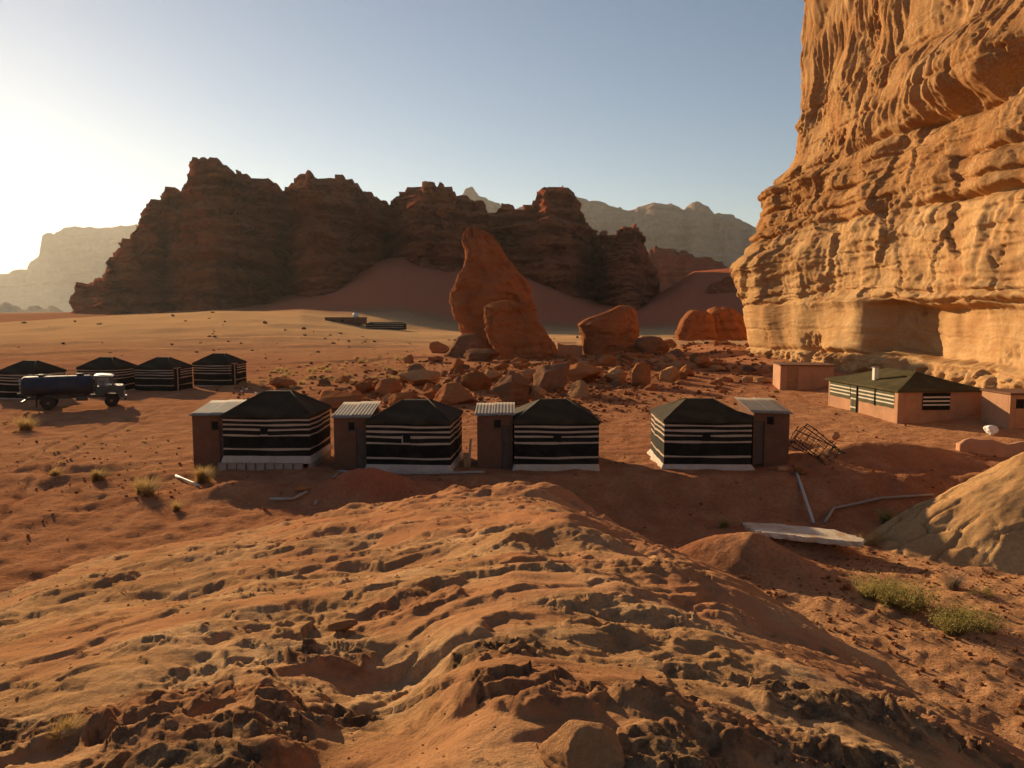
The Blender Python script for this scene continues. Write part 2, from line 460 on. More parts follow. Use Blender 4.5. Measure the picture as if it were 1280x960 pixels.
# ------------------------------------------------------------------ the sandstone outcrop the camera stands on
SP_Y = [-12, -4, 0, 2.5, 6, 10, 14, 18, 22, 25, 27.5, 29.5, 31]
SP_Z = [5.0, 5.3, 5.45, 5.05, 4.42, 3.80, 3.18, 2.5, 1.8, 1.3, 0.95, 0.1, -1.6]
XR_Y = [-12, 0, 5, 10, 13.5, 17, 20, 23, 25.5, 27.5, 29, 31]
XR_X = [5, 5.4, 5.7, 5.9, 5.6, 5.1, 4.6, 3.9, 2.9, 2.2, 1.2, -1]
XL_Y = [-12, 5, 12, 17, 20, 23, 26.5, 28.5, 31]
XL_X = [-18, -17, -16, -14.8, -13.4, -10.4, -6.4, -4.0, -2.5]
CRUST = [(-0.15, 5.5, 0.75, 0.5), (-0.9, 7.6, 0.8, 0.4), (-2.3, 5.0, 1.0, 0.45), (0.15, 4.2, 0.6, 0.5), (1.15, 4.1, 0.8, 0.35), (2.3, 5.2, 0.75, 0.5),
         (-1.2, 4.6, 0.6, 0.4), (-3.2, 4.9, 0.9, 0.4), (-1.6, 6.2, 0.5, 0.35), (1.9, 4.0, 0.8, 0.35), (0.7, 3.5, 0.6, 0.4), (-1.7, 3.9, 0.9, 0.4), (3.4, 5.6, 0.7, 0.35)]
HOLLOW = [(-0.95, 5.5, 0.55, 1.0, 0.45), (-0.75, 4.2, 0.55, 0.7, 0.35), (1.4, 4.7, 0.6, 0.5, 0.18), (-5.0, 11.0, 2.0, 0.8, 0.28), (-2.2, 10.2, 0.9, 1.3, 0.12),
          (2.2, 15.5, 0.9, 1.2, 0.35), (-3.4, 15.5, 1.5, 0.7, 0.3), (0.6, 11.2, 0.5, 1.0, 0.2), (1.6, 8.6, 0.5, 0.8, 0.2), (2.9, 6.6, 0.9, 0.5, 0.18)]
def rock_base(x, y):
    sp = np.interp(y, SP_Y, SP_Z); xr = np.interp(y, XR_Y, XR_X); xl = np.interp(y, XL_Y, XL_X)
    wob = 0.55 * fbm(x / 2.6, y / 2.6, 6.6, 3)
    xl = xl + 1.2 * wob; xr = xr + 0.6 * wob
    tl = np.clip(-x / np.maximum(-xl, 0.5), 0, 3)
    zl = sp * (1 - 0.35 * np.clip(tl, 0, 1) - 0.65 * np.clip(tl, 0, 1) ** 2.2) - 2.5 * np.clip(tl - 1, 0, 2) - 0.25 * np.clip(tl, 0, 1)
    over = x - xr
    zr = sp - 0.07 * np.clip(x, 0, None) - (0.048 + 0.030 * sstep(14, 21, y)) * np.clip(x, 0, None) ** 2 - 1.7 * np.clip(over + 0.7, 0, None) ** 1.15
    return np.where(x < 0, zl, zr)
def make_outcrop():
    X, Y = polar(1.3, 33, 590, 39, 620, 40)
    X0, Y0 = X, Y
    wa = fbm(X / 3, Y / 3, 1.1, 2); wb = fbm(X / 3, Y / 3, 8.1, 2)
    fa = fbm(X / 0.7, Y / 0.7, 3.3, 3); fb = fbm(X / 0.6, Y / 0.6, 13.3, 3)
    Xw = X + 0.5 * wa; Yw = Y + 0.5 * wb
    z = rock_base(X, Y)
    inside = sstep(-1.0, 1.0, z - np.where(Y > 15, 0, -0.3))
    near = sstep(26, 5, Y)
    # rolling forms
    z = z + inside * (0.20 * fbm(X / 4.5, Y / 3.4, 2.2, 2) + 0.06 * ridged(Xw / 3.4, Yw / 1.7, 5.1, 2))
    z = z + inside * 0.15 * fbm(X / 2.0, Y / 2.3, 19.2, 2) * sstep(-3, 1, X) * sstep(3.5, 6, Y)
    z = z + inside * sstep(17, 25, Y) * (0.22 * fbm(X / 1.5, Y / 1.5, 29.2, 3) + 0.10 * facets(Xw / 1.1, Yw / 1.1, 9, 1.2))
    # cuesta ledges: scarp towards the camera side, long dip slope beyond
    def cuesta(ph, sharp=7.0):
        f = ph - np.floor(ph)
        up = np.clip(f * sharp, 0, 1); up = up * up * (3 - 2 * up)
        return up * (1 - np.clip((f - 1 / sharp) / (1 - 1 / sharp), 0, 1)) - 0.4
    jg = fbm(X / 0.35, Y / 0.3, 12.0, 3, 0.6)
    w1 = 1.25 * wa + 0.5 * fbm(X / 6.5, Y / 5.0, 17.5, 2) + 0.22 * fa + 0.10 * jg
    m1 = sstep(-0.05, 0.45, fbm(X / 3.4, Y / 2.6, 31.0, 2))
    z = z + inside * m1 * 0.085 * cuesta((Y - 0.30 * X) / 2.1 + w1, 6)
    w2 = 1.1 * wb + 0.35 * fb + 0.16 * jg
    m2 = sstep(-0.1, 0.35, fbm(X / 2.2, Y / 1.6, 41.0, 2))
    z = z + inside * m2 * 0.04 * cuesta((Y - 0.55 * X) / 0.8 + w2, 5)
    for cx, cy, rx, ry, dp in HOLLOW:
        z = z - 0.55 * dp * sstep(0.05, 0.95, gauss(X + 0.14 * fa, Y + 0.14 * fb, cx, cy, rx, ry))
    # sand lies smooth in the low places, the rest is hackly
    low = sstep(0.05, -0.40, fbm(X / 2.1, Y / 1.7, 51.0, 2) + 0.2 * fa) * inside
    hack = sstep(-0.15, 0.25, fbm(X / 1.5, Y / 1.1, 57.0, 3)) * inside * (1 - 0.9 * low)
    ro = inside * (1 - 0.85 * low)
    z = z + ro * (0.05 * fbm(Xw / 1.1, Yw / 0.7, 14.0, 2, 0.5) + 0.06 * facets(Xw / 0.9, Yw / 0.6, 4, 1.3) * sstep(-0.2, 0.3, fbm(X / 2.5, Y / 2, 59.0, 2)))
    fw = 0.25 * fa
    z = z + (0.2 * ro + 0.8 * hack) * (0.030 * facets(X / 0.42 + fw, Y / 0.26 - fw, 8, 1.4) + 0.014 * facets(X / 0.17 + fw, Y / 0.11, 18, 1.4)
         + 0.012 * ridged(X / 0.2, Y / 0.14, 34.0, 3, 0.62) + 0.007 * fbm(X / 0.06, Y / 0.05, 44.0, 2, 0.6)) * (0.6 + 0.4 * near)
    p1, p2, pk = worley(X / 0.55 + 0.5 * fa, Y / 0.38 + 0.5 * fb, 7)
    pm = sstep(-0.05, 0.35, fbm(X / 2.0, Y / 1.6, 95.0, 2)) * ro
    z = z - pm * 0.075 * sstep(0.42, 0.12, p1) * (0.3 + 0.7 * pk)
    p1, p2, pk = worley(X / 0.17 + 0.3 * fa, Y / 0.12, 11)
    z = z - (0.25 * ro + 0.75 * pm) * 0.022 * sstep(0.45, 0.12, p1) * pk
    # thin laminae stand out as little steps
    lam = z / 0.075 + 0.5 * fa + 0.12 * jg
    lf = lam - np.floor(lam)
    z = z + hack * 0.075 * 0.5 * (sstep(0.3, 0.7, lf) - lf)
    # dark knobbly crusts
    cr = np.zeros_like(X)
    for cx, cy, r_, hgt in CRUST:
        g = gauss(X + 0.22 * fa, Y + 0.22 * fb, cx, cy, r_, r_ * 0.7)
        cr = np.maximum(cr, sstep(0.52, 0.70, g))
    extra = sstep(0.55, 0.75, fbm(X / 1.3, Y / 1.1, 71.0, 2) + 0.25 * fa) * inside * sstep(16, 8, Y)
    cr = np.maximum(cr, 0.35 * extra)
    cw = fbm(X / 0.3, Y / 0.3, 1.0, 2)
    f1, f2, _ = worley(X / 0.22 + 0.7 * cw, Y / 0.17 - 0.7 * cw)
    z = z + cr * (0.035 + 0.06 * facets(X / 0.3 + 0.4 * cw, Y / 0.2, 28, 1.4) + 0.035 * fbm(X / 0.35, Y / 0.3, 81.0, 3, 0.6) + 0.04 * (0.5 - f1) + 0.012 * fbm(X / 0.05, Y / 0.05, 9.1, 2))
    # sideways push gives small overhangs
    ov = ro * 0.03 + cr * 0.03
    X = X + ov * fbm(X0 / 0.45, Y0 / 0.4, 61.0, 2); Y = Y - ov * (0.5 + fbm(X0 / 0.4, Y0 / 0.4, 66.0, 2))
    V = np.stack([X, Y, z], -1).reshape(-1, 3)
    F = grid_faces(X.shape[0], X.shape[1], True)
    F = F[(V[:, 2][F] > -2.0).any(1)]
    me = np_mesh('rock_outcrop', V, F, True, {'crust': cr, 'sandy': np.clip(0.55 * low + 0.55 * sstep(6, 20, Y0 + 0.5 * X0 + 3 * fbm(X0 / 4, Y0 / 4, 64.0, 2)) + 0.6 * sstep(0.0, 0.5, fbm(X0 / 5, Y0 / 4, 63.0, 3)) * sstep(-6, 1, X0), 0, 0.9)})
    o = link('rock_outcrop', me, rock_mat('outcrop_sandstone', (0.34, 0.170, 0.076), (0.49, 0.275, 0.132), (0.63, 0.41, 0.225), 1.6, 0.15,
             None, 1.0, 0, 0.05, 'crust', (0.15, 0.088, 0.050), ('sandy', (0.42, 0.185, 0.088))))
    return struct(o), (X0, Y0, z)
outcrop, OUT = make_outcrop()
_ox, _oy, _oz = (a.ravel() for a in OUT)
def patch_rock(name, mat, x0, x1, y0, y1, n, fn):
    xs, ys = np.linspace(x0, x1, n), np.linspace(y0, y1, n)
    X, Y = np.meshgrid(xs, ys, indexing='ij')
    Z = fn(X, Y)
    me = np_mesh(name, np.stack([X, Y, Z], -1).reshape(-1, 3), grid_faces(n, n), True)
    return struct(link(name, me, mat))
def right_rock(X, Y):
    b = 4.6 * np.clip(1 - np.hypot((X - 21.5) / 8.4, (Y - 26.6) / 5.0) ** 1.25, -0.6, 1)
    b = b + 0.22 * fbm(X / 2.5, Y / 2, 3, 2) + 0.03 * ridged(X / 1.0, Y / 0.7, 5, 3) + 0.02 * fbm(X / 0.25, Y / 0.25, 8, 3, 0.6) + 0.08 * facets(X / 1.1, Y / 0.9, 3, 1.2)
    f1, f2, c = worley(X / 1.6 + 0.3 * fbm(X, Y, 4, 2), Y / 1.2)
    return b - 0.9 - 0.16 * sstep(0.12, 0.0, f2 - f1) * sstep(1.9, 0.6, b) + 0.12 * (c - 0.5) * sstep(2.2, 0.6, b)
patch_rock('rock_slope', rock_mat('slope_sandstone', (0.39, 0.20, 0.085), (0.48, 0.275, 0.125), (0.57, 0.355, 0.17), 1.2, 0.2, None, 0.7, 0, 0.05),
           10.5, 32, 20, 34, 240, right_rock)

# ------------------------------------------------------------------ the big cliff on the right
CL_P = [(42, 8), (43, 25), (43, 40), (42, 52), (40.5, 66), (38.5, 80), (36.2, 92), (35.6, 97), (37.5, 103), (44, 109), (60, 116), (90, 125)]
def spline(P, n):
    P = np.array(P, float); Q = np.vstack([2 * P[0] - P[1], P, 2 * P[-1] - P[-2]])
    out = []
    for i in range(1, len(Q) - 2):
        t = np.linspace(0, 1, 40, endpoint=False)[:, None]
        out.append(0.5 * (2 * Q[i] + (Q[i + 1] - Q[i - 1]) * t + (2 * Q[i - 1] - 5 * Q[i] + 4 * Q[i + 1] - Q[i + 2]) * t ** 2 + (3 * Q[i] - Q[i - 1] - 3 * Q[i + 1] + Q[i + 2]) * t ** 3))
    C = np.vstack(out + [P[-1:]])
    L = np.concatenate([[0], np.cumsum(np.hypot(*np.diff(C, axis=0).T))])
    return C, L
def make_cliff():
    C, L = spline(CL_P, 0)
    k97 = L[np.argmin(np.hypot(C[:, 0] - 35.6, C[:, 1] - 97))]
    s = np.concatenate([np.linspace(L[0], 30, 30, endpoint=False), np.linspace(30, k97 + 12, 440, endpoint=False), np.linspace(k97 + 12, L[-1], 40)])
    z = np.concatenate([np.linspace(-3, 34, 410, endpoint=False), np.linspace(34, 62, 90)])
    S, Z = np.meshgrid(s, z, indexing='ij')
    px_ = np.interp(S, L, C[:, 0]); py_ = np.interp(S, L, C[:, 1])
    tx = np.gradient(np.interp(s, L, C[:, 0]), s); ty = np.gradient(np.interp(s, L, C[:, 1]), s)
    kk = 9; ker = np.ones(kk) / kk
    tx = np.convolve(np.pad(tx, kk // 2, 'edge'), ker, 'valid'); ty = np.convolve(np.pad(ty, kk // 2, 'edge'), ker, 'valid')
    nx, ny = -ty, tx                      # left of the path = towards the camp
    nl = np.hypot(nx, ny); nx, ny = nx / nl, ny / nl
    Y = py_
    corner = sstep(78, 94, Y)
    mz = [-3, 0, 2, 4, 6, 8, 11, 12.5, 14, 17, 20, 22, 25, 27, 35, 45, 62]
    mz = [-3, 0, 2, 4, 6, 8, 11, 12.5, 13.4, 14, 16.6, 17.2, 20.5, 21.6, 22.2, 24, 25, 27, 35, 45, 62]
    dc = np.interp(Z, mz, [6.2, 5.6, 5.8, 6.6, 7.2, 7.2, 7.6, 8.2, 7.6, 6.6, 5.6, 4.6, 3.9, 4.2, 3.0, 1.4, 0.6, 0.3, 0.1, 0, -1])
    mr = [-3, 0, 2.2, 2.9, 3.2, 6.9, 7.4, 8.2, 8.6, 12, 14.5, 15.6, 16.3, 18, 20, 23, 25, 28, 32, 45, 62]
    dr = np.interp(Z, mr, [8.4, 7.9, 7.2, 6.9, 6.5, 6.2, 6.3, 6.8, 6.5, 6.1, 5.6, 5.3, 5.6, 5.3, 4.9, 4.3, 4.4, 3.6, 2.2, 0.5, -1])
    d = dc * corner + dr * (1 - corner)
    # bedding planes that wander a little
    zz = Z + 0.7 * fbm(S / 22, 0.3, 0.7, 2) + 0.25 * fbm(S / 4, Z / 9, 1.9, 2)
    for zi, dep, wd in ((2.9, 0.55, 0.22), (8.1, 0.65, 0.16), (8.9, 0.30, 0.12), (12.4, 0.22, 0.12), (16.0, 0.9, 0.24), (17.4, 0.3, 0.12), (19.3, 0.55, 0.2), (21.2, 0.3, 0.14), (23.0, 0.8, 0.28), (26.5, 0.4, 0.2), (31, 0.5, 0.3), (5.2, 0.12, 0.1), (1.4, 0.25, 0.15)):
        m = 0.55 + 0.45 * np.clip(1.6 * fbm(S / 6, zi * 3.1, 2.4, 2), -1, 1)
        d = d - dep * m * np.exp(-((zz - zi) / wd) ** 2)
    bz = np.array([8.9, 16.0, 19.3, 23.0, 31.0])
    for z0_, z1_ in zip(bz[:-1], bz[1:]):
        t_ = np.clip((zz - z0_) / (z1_ - z0_), 0, 1)
        d = d + 0.55 * np.sin(np.pi * t_) ** 0.6 * (0.35 + 0.65 * t_)
    # buttress edge and alcove in the lowest band
    al = sstep(73.5, 71.8, Y + 0.5 * fbm(Z / 1.5, 4.2, 0.1, 2)) * sstep(50.0, 70.0, Y) * sstep(3.1, 3.5, zz) * sstep(8.1, 7.4, zz)
    d = d - 1.9 * al
    d = d + 0.9 * sstep(71, 75, Y) * (1 - corner) * sstep(2.6, 3.4, zz) * sstep(8.6, 7.8, zz)
    # sweeping overhang high on the right
    lip = 24.5 + 0.16 * (62 - Y) + 0.8 * fbm(S / 7, 6.6, 0.2, 2)
    ovr = sstep(84, 62, Y)
    d = d + ovr * 1.4 * sstep(lip - 0.3, lip + 2.2, Z) * sstep(lip + 8, lip + 3, Z) - ovr * 1.3 * np.exp(-((Z - lip + 0.9) / 0.9) ** 2)
    # undulation
    d = d + 0.9 * fbm(S / 10, Z / 11, 3.3, 2) + 0.20 * fbm(S / 3.6, Z / 5.5, 5.3, 2)
    up = sstep(8.5, 9.2, zz); hi = sstep(22, 26, Z)
    # joint-bounded blocks: flat faces that stand in or out, split again and again
    wj = 0.12 * fbm(S / 3, Z / 3, 5.0, 2)
    pt_ = sstep(0.0, 0.5, fbm(S / 6, Z / 5, 87.0, 2))
    d = d + up * (0.70 * facets(S / 3.8 + wj, zz / 7.0, 3, 1.0) * (1 - 0.6 * hi) + 0.24 * facets(S / 1.9 + wj, zz / 3.4, 13, 1.2) * (0.35 + 0.65 * pt_))
    d = d + (0.25 + 0.75 * up) * (0.13 * facets(S / 0.8, zz / 0.9, 23, 1.4) * pt_ + 0.06 * facets(S / 0.36, zz / 0.34, 33, 1.4) * (0.1 + 0.9 * pt_))
    b1, b2, bi = worley(S / 3.8 + wj, zz / 7.0, 3)
    d = d - up * 0.35 * sstep(0.035, 0.0, b2 - b1) * sstep(-0.1, 0.2, fbm(S / 8, Z / 8, 17.0, 2)) * (1 - hi)
    # vertical flutes and ribs in patches, mostly high up
    fa = np.interp(zz, [8, 9, 15.6, 16.2, 22.5, 23.4, 34], [0.0, 0.14, 0.20, 0.12, 0.16, 0.42, 0.40])
    warp = 0.30 * fbm(S / 2.5, Z / 5, 8.8, 2)
    fl = ridged(S / 2.1 + warp, Z / 16, 11.1, 2) + 0.55 * ridged(S / 0.8 + warp * 2, Z / 7.5, 21.1, 2)
    gate = sstep(-0.15, 0.5, fbm(S / 7, Z / 6, 71.1, 2) + 0.25 * hi)
    d = d + fa * (fl - 0.6) * (0.1 + 0.9 * gate)
    # tafoni: drooping hollows in the weathered bands
    f1, f2, ci = worley(S / 1.3 + 0.35 * fbm(S / 1.2, Z / 1.2, 2.0, 2), Z / 3.2 + 0.35 * fbm(S / 1.2, Z / 1.5, 6.0, 2))
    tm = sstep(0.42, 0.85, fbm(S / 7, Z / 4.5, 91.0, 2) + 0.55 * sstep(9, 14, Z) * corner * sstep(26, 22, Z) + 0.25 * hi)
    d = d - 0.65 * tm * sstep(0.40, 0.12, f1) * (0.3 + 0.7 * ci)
    g1, g2, gi = worley(S / 0.55, Z / 0.8, 9)
    d = d - 0.20 * tm * sstep(0.45, 0.1, g1)
    lowb = sstep(3.0, 2.6, zz)
    d = d + lowb * (0.8 * facets(S / 1.7, zz / 1.1, 5, 1.4) + 0.35 * facets(S / 0.7, zz / 0.5, 6, 1.4))
    k1, k2, ki = worley(S / 2.6, zz / 0.9, 15)
    ledge = sstep(8.0, 8.2, zz) * sstep(9.2, 9.0, zz)
    d = d + ledge * 0.5 * (ki - 0.35)
    # grain and thin beds
    d = d + 0.045 * fbm(S / 0.7, Z / 0.7, 15.0, 3, 0.6) * (0.4 + 0.6 * up)
    d = d + 0.04 * fbm(S / 2.5, zz / 0.25, 35.0, 2) + 0.12 * np.tanh(5 * fbm(S / 6, zz / 0.9, 37.0, 2)) * up * (1 - hi)
    top = sstep(48, 62, Z)
    d = d - 16 * top ** 1.5
    X = px_ + nx[:, None] * d; Yp = py_ + ny[:, None] * d
    Zp = Z + 0.12 * fbm(S / 0.9, Z / 0.9, 45.0, 2)
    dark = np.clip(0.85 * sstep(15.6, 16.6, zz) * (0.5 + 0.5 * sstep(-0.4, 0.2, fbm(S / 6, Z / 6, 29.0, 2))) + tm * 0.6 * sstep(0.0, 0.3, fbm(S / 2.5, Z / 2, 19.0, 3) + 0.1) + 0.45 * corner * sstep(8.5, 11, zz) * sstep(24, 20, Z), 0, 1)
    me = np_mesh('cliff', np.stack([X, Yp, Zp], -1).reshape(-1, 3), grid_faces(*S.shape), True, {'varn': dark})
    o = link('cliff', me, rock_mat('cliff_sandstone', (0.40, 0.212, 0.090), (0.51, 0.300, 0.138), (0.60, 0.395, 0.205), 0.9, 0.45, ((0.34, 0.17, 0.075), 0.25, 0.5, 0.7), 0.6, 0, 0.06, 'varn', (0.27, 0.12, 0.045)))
    return struct(o)
make_cliff()

# ------------------------------------------------------------------ mountains: a wall of rock with a crest, a front and a back
def make_mountain(name, mat, out, yc, setback, foot, nu, nv, amp, seed, lobes=(), jag=1.0, bed=1.0, back=90.0, talus=None, steep=0.75):
    """out: crest as photo pixels, turned into metres at the crest distance yc (a number or a list per point)"""
    pxs = np.array([p[0] for p in out], float)
    yy = np.full(len(out), float(yc)) if np.isscalar(yc) else np.array(yc, float)
    W = np.array([at(p[0], p[1], y) for p, y in zip(out, yy)])
    u = np.linspace(0, 1, nu)
    q = np.interp(u, np.linspace(0, 1, 400), np.interp(np.linspace(0, 1, 400), (pxs - pxs[0]) / (pxs[-1] - pxs[0]), pxs))
    cx = np.interp(q, pxs, W[:, 0]); cy = np.interp(q, pxs, W[:, 1]); cz = np.interp(q, pxs, W[:, 2])
    sc = yy.mean() / 600.0
    cz = cz + jag * sc * (2.2 * fbm(cx / (14 * sc), seed, 0.0, 3, 0.6) + 1.6 * np.sign(fbm(cx / (9 * sc), seed + 4.0, 0.0, 1)) * np.abs(fbm(cx / (9 * sc), seed + 4.0, 0, 1)) ** 0.5)
    st_ = 3.2 * sc
    qz = cz / st_ + 0.35 * fbm(cx / (20 * sc), seed + 2.0, 0.0, 2)
    fr = qz - np.floor(qz)
    cz = cz + 0.75 * jag * st_ * (sstep(0.35, 0.65, fr) - fr)
    end = sstep(0.0, 0.10, u) * sstep(1.0, 0.92, u)
    gl = np.zeros(nu)
    for lp, lw, ld in lobes:
        gl += ld * np.exp(-((q - lp) / lw) ** 2)
    vf = np.linspace(0, 1, nv); nb = max(8, nv // 7)
    vb = np.linspace(0, 1, nb + 1)[1:]
    CX, T = np.meshgrid(cx, vf, indexing='ij'); CY = np.repeat(cy[:, None], nv, 1); CZ = np.repeat(cz[:, None], nv, 1); GL = np.repeat(gl[:, None], nv, 1)
    Zf = foot + (CZ - foot) * T
    E = np.repeat(end[:, None], nv, 1)
    off = (0.25 + 0.75 * E) * setback * (1 - T) ** steep
    GL = GL * E
    Yf = CY - off + GL * (1 - T ** 3)
    if talus:
        tz, tw = talus
        Yf = Yf - E * tw * np.clip(1 - (Zf - foot) / tz, 0, 1) ** 1.5
    fadec = 1 - 0.75 * sstep(0.9, 1.0, T)
    A = amp
    dn = A * (1.0 * fbm(CX / (70 * sc), Zf / (120 * sc), seed + 1, 2) + 0.8 * ridged(CX / (30 * sc), Zf / (75 * sc), seed + 2, 3, 0.6) + 0.35 * fbm(CX / (12 * sc), Zf / (14 * sc), seed + 3, 3, 0.6))
    zb = Zf + 2.5 * sc * fbm(CX / (40 * sc), Zf / (60 * sc), seed + 9, 2)
    dn = dn + A * bed * (0.42 * fbm(CX / (60 * sc), zb / (5.5 * sc), seed + 4, 3, 0.65) + 0.36 * np.tanh(5 * pn(CX / (90 * sc), zb / (9 * sc), seed + 5)))
    dn = dn + 0.14 * A * fbm(CX / (4 * sc), Zf / (3 * sc), seed + 6, 2)
    dn = dn * (0.35 + 0.65 * E)
    Yf = Yf - dn * fadec
    Xf = CX * (Yf / CY) + 0.25 * A * bed * fbm(CX / (25 * sc), zb / (5 * sc), seed + 7, 3) * (0.4 + 0.6 * fadec) 
    Xb = np.repeat(Xf[:, -1:], nb, 1); Zb = cz[:, None] - (cz[:, None] - foot) * vb[None, :] ** 1.6; Yb = Yf[:, -1:] + back * vb[None, :] ** 0.8
    X = np.hstack([Xf, Xb]); Y = np.hstack([Yf, Yb]); Z = np.hstack([Zf, Zb])
    me = np_mesh(name, np.stack([X, Y, Z], -1).reshape(-1, 3), grid_faces(*X.shape), True)
    return struct(link(name, me, mat))
M_OUT = [(62, 420), (80, 404), (90, 385), (92, 368), (97, 359), (128, 350), (131, 334), (137, 322), (150, 306), (160, 297), (172, 283), (178, 264), (190, 252), (198, 247), (206, 240), (226, 235), (238, 218),
         (241, 200), (246, 195), (268, 198), (279, 205), (283, 213), (300, 221), (340, 226), (350, 233), (356, 238), (366, 225), (375, 217), (388, 215), (400, 222), (417, 225),
         (420, 217), (430, 221), (440, 226), (445, 233), (470, 246), (488, 253), (499, 246), (502, 237), (520, 235), (530, 231), (548, 231), (575, 240), (598, 253), (612, 266), (624, 263), (634, 255), (648, 262),
         (660, 257), (668, 247), (680, 237), (693, 233), (704, 233), (716, 241), (724, 254), (731, 279), (750, 291), (769, 291), (779, 283), (795, 284), (803, 296), (812, 315), (822, 345), (829, 372), (838, 390), (850, 402)]
BIG = rock_mat('mountain_rock', (0.23, 0.060, 0.028), (0.36, 0.100, 0.044), (0.49, 0.165, 0.075), 0.12, 0.55, ((0.14, 0.045, 0.028), 0.35, 0.48, 0.75), 1.0, 0, 1.2)
make_mountain('mountain', BIG, M_OUT, 640, 62, -6, 700, 200, 12.0, 3.0, jag=1.5, bed=1.7,
              lobes=((120, 30, -14), (205, 12, 26), (270, 45, -40), (318, 10, 22), (356, 14, 50), (400, 30, -45), (445, 12, 20), (488, 16, 80), (545, 34, -38), (618, 18, 50), (690, 34, -38), (742, 14, 60), (795, 30, -75)), talus=(24, 26))
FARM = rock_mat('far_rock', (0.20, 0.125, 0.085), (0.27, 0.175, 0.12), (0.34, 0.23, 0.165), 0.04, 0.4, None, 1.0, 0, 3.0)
make_mountain('mountain', FARM, [(560, 300), (578, 242), (582, 234), (590, 233), (597, 243), (640, 262), (700, 250), (722, 248), (745, 250), (765, 258), (785, 263), (805, 257), (825, 253), (840, 257), (855, 262), (864, 255), (872, 252), (885, 257), (892, 266), (915, 270), (930, 276), (945, 285), (1000, 300), (1100, 310)],
              4600, 520, -10, 300, 110, 68.0, 23.0, jag=0.5, lobes=((800, 40, -120), (870, 30, -160), (770, 20, 120)), talus=(180, 240))
make_mountain('mountain', BIG, [(770, 330), (800, 316), (815, 310), (830, 307), (850, 314), (868, 318), (880, 324), (898, 325), (906, 332), (915, 342), (990, 350)],
              1050, 40, 5, 160, 50, 9.0, 31.0, talus=(10, 20))
make_mountain('mountain', BIG, [(876, 378), (886, 362), (893, 352), (905, 348), (918, 344), (935, 347), (960, 352), (1010, 380)],
              470, 14, 0, 130, 60, 3.0, 37.0, back=30)
make_mountain('mountain', FARM, [(-330, 330), (-200, 312), (-90, 318), (-30, 344), (8, 341), (34, 337), (38, 328), (49, 318), (52, 294), (60, 292), (68, 292), (78, 286), (100, 284), (125, 285), (150, 282), (175, 281), (205, 290), (260, 320)],
              7600, 760, -10, 300, 110, 80.0, 43.0, jag=0.6, talus=(280, 400))
make_mountain('mountain', FARM, [(-260, 388), (-100, 380), (-20, 383), (16, 382), (25, 385), (50, 385), (70, 386), (80, 394), (95, 402)],
              3400, 110, -8, 200, 50, 20.0, 53.0, talus=(26, 70))
# ================================================================== THINGS
M = {}
M['cloth'] = plain('black_goat_hair', (0.016, 0.015, 0.012), 0.95, 0.3, 3.0, 0.35, 60, 0.1, dirt=((0.045, 0.033, 0.024), 1.3, 0.6))
M['roofcloth'] = plain('dusty_roof_cloth', (0.040, 0.029, 0.018), 0.95, 0.25, 1.6, 0.35, 40, 0.1, dirt=((0.085, 0.06, 0.03), 0.8, 0.5))
M['sunlitroof'] = plain('sunlit_olive_roof_cloth', (0.068, 0.054, 0.024), 0.95, 0.2, 1.2, 0.35, 40, 0.05, dirt=((0.13, 0.10, 0.05), 0.7, 0.5))  # dark roof cloth with its brighter, olive sunlit look put into the base colour
M['stripe'] = plain('cream_stripe', (0.44, 0.31, 0.225), 0.9, 0.12, 5.0, 0.2, 60, 0.1)
M['skirt'] = plain('white_skirt', (0.46, 0.37, 0.30), 0.8, 0.12, 2.5, 0.3, 14, 0.2, dirt=((0.42, 0.25, 0.16), 1.6, 0.5))
M['olive'] = plain('olive_cloth', (0.085, 0.080, 0.045), 0.95, 0.2, 3.0, 0.3, 50, 0.1)
M['wstripe'] = plain('white_stripe', (0.62, 0.54, 0.42), 0.9, 0.1, 5.0, 0.2, 50, 0.1)
M['mud'] = plain('brown_mud_plaster', (0.165, 0.078, 0.046), 0.95, 0.22, 1.5, 0.6, 9, 0.1, dirt=((0.12, 0.055, 0.033), 0.7, 0.6))
M['plaster'] = plain('pink_plaster', (0.45, 0.235, 0.13), 0.95, 0.16, 1.0, 0.5, 8, 0.1, dirt=((0.32, 0.17, 0.10), 0.6, 0.5))
M['darkdoor'] = plain('dark_sheet_door', (0.10, 0.062, 0.045), 0.7, 0.25, 2.0, 0.2, 8)
M['wood'] = plain('worn_wood_door', (0.33, 0.17, 0.075), 0.8, 0.25, 5.0, 0.3, 25)
M['post'] = plain('weathered_pole', (0.36, 0.27, 0.19), 0.85, 0.25, 6.0, 0.3, 25)
M['tin'] = plain('zinc_sheet', (0.21, 0.185, 0.16), 0.8, 0.2, 2.0, 0.1, 20, 0.3, 0.0, dirt=((0.34, 0.21, 0.13), 1.2, 0.65))
M['dark'] = plain('dark_void', (0.02, 0.016, 0.013), 0.9, 0.2)
M['block'] = plain('concrete_block', (0.34, 0.24, 0.185), 0.95, 0.2, 3.0, 0.5, 20, 0.1)
M['slab'] = plain('pale_concrete', (0.60, 0.51, 0.40), 0.95, 0.2, 3.0, 0.9, 12, 0.0, dirt=((0.42, 0.25, 0.14), 1.3, 0.85))
M['pipe'] = plain('grey_plastic_pipe', (0.30, 0.275, 0.25), 0.6, 0.15, 3.0, 0, 20, 0.3, dirt=((0.36, 0.2, 0.12), 2.0, 0.5))
M['pipe_l'] = plain('pale_plastic_pipe', (0.46, 0.44, 0.41), 0.6, 0.1, 3.0, 0, 20, 0.3)
M['iron'] = plain('black_iron', (0.018, 0.016, 0.014), 0.55, 0.3, 8.0, 0.1, 30, 0.4)
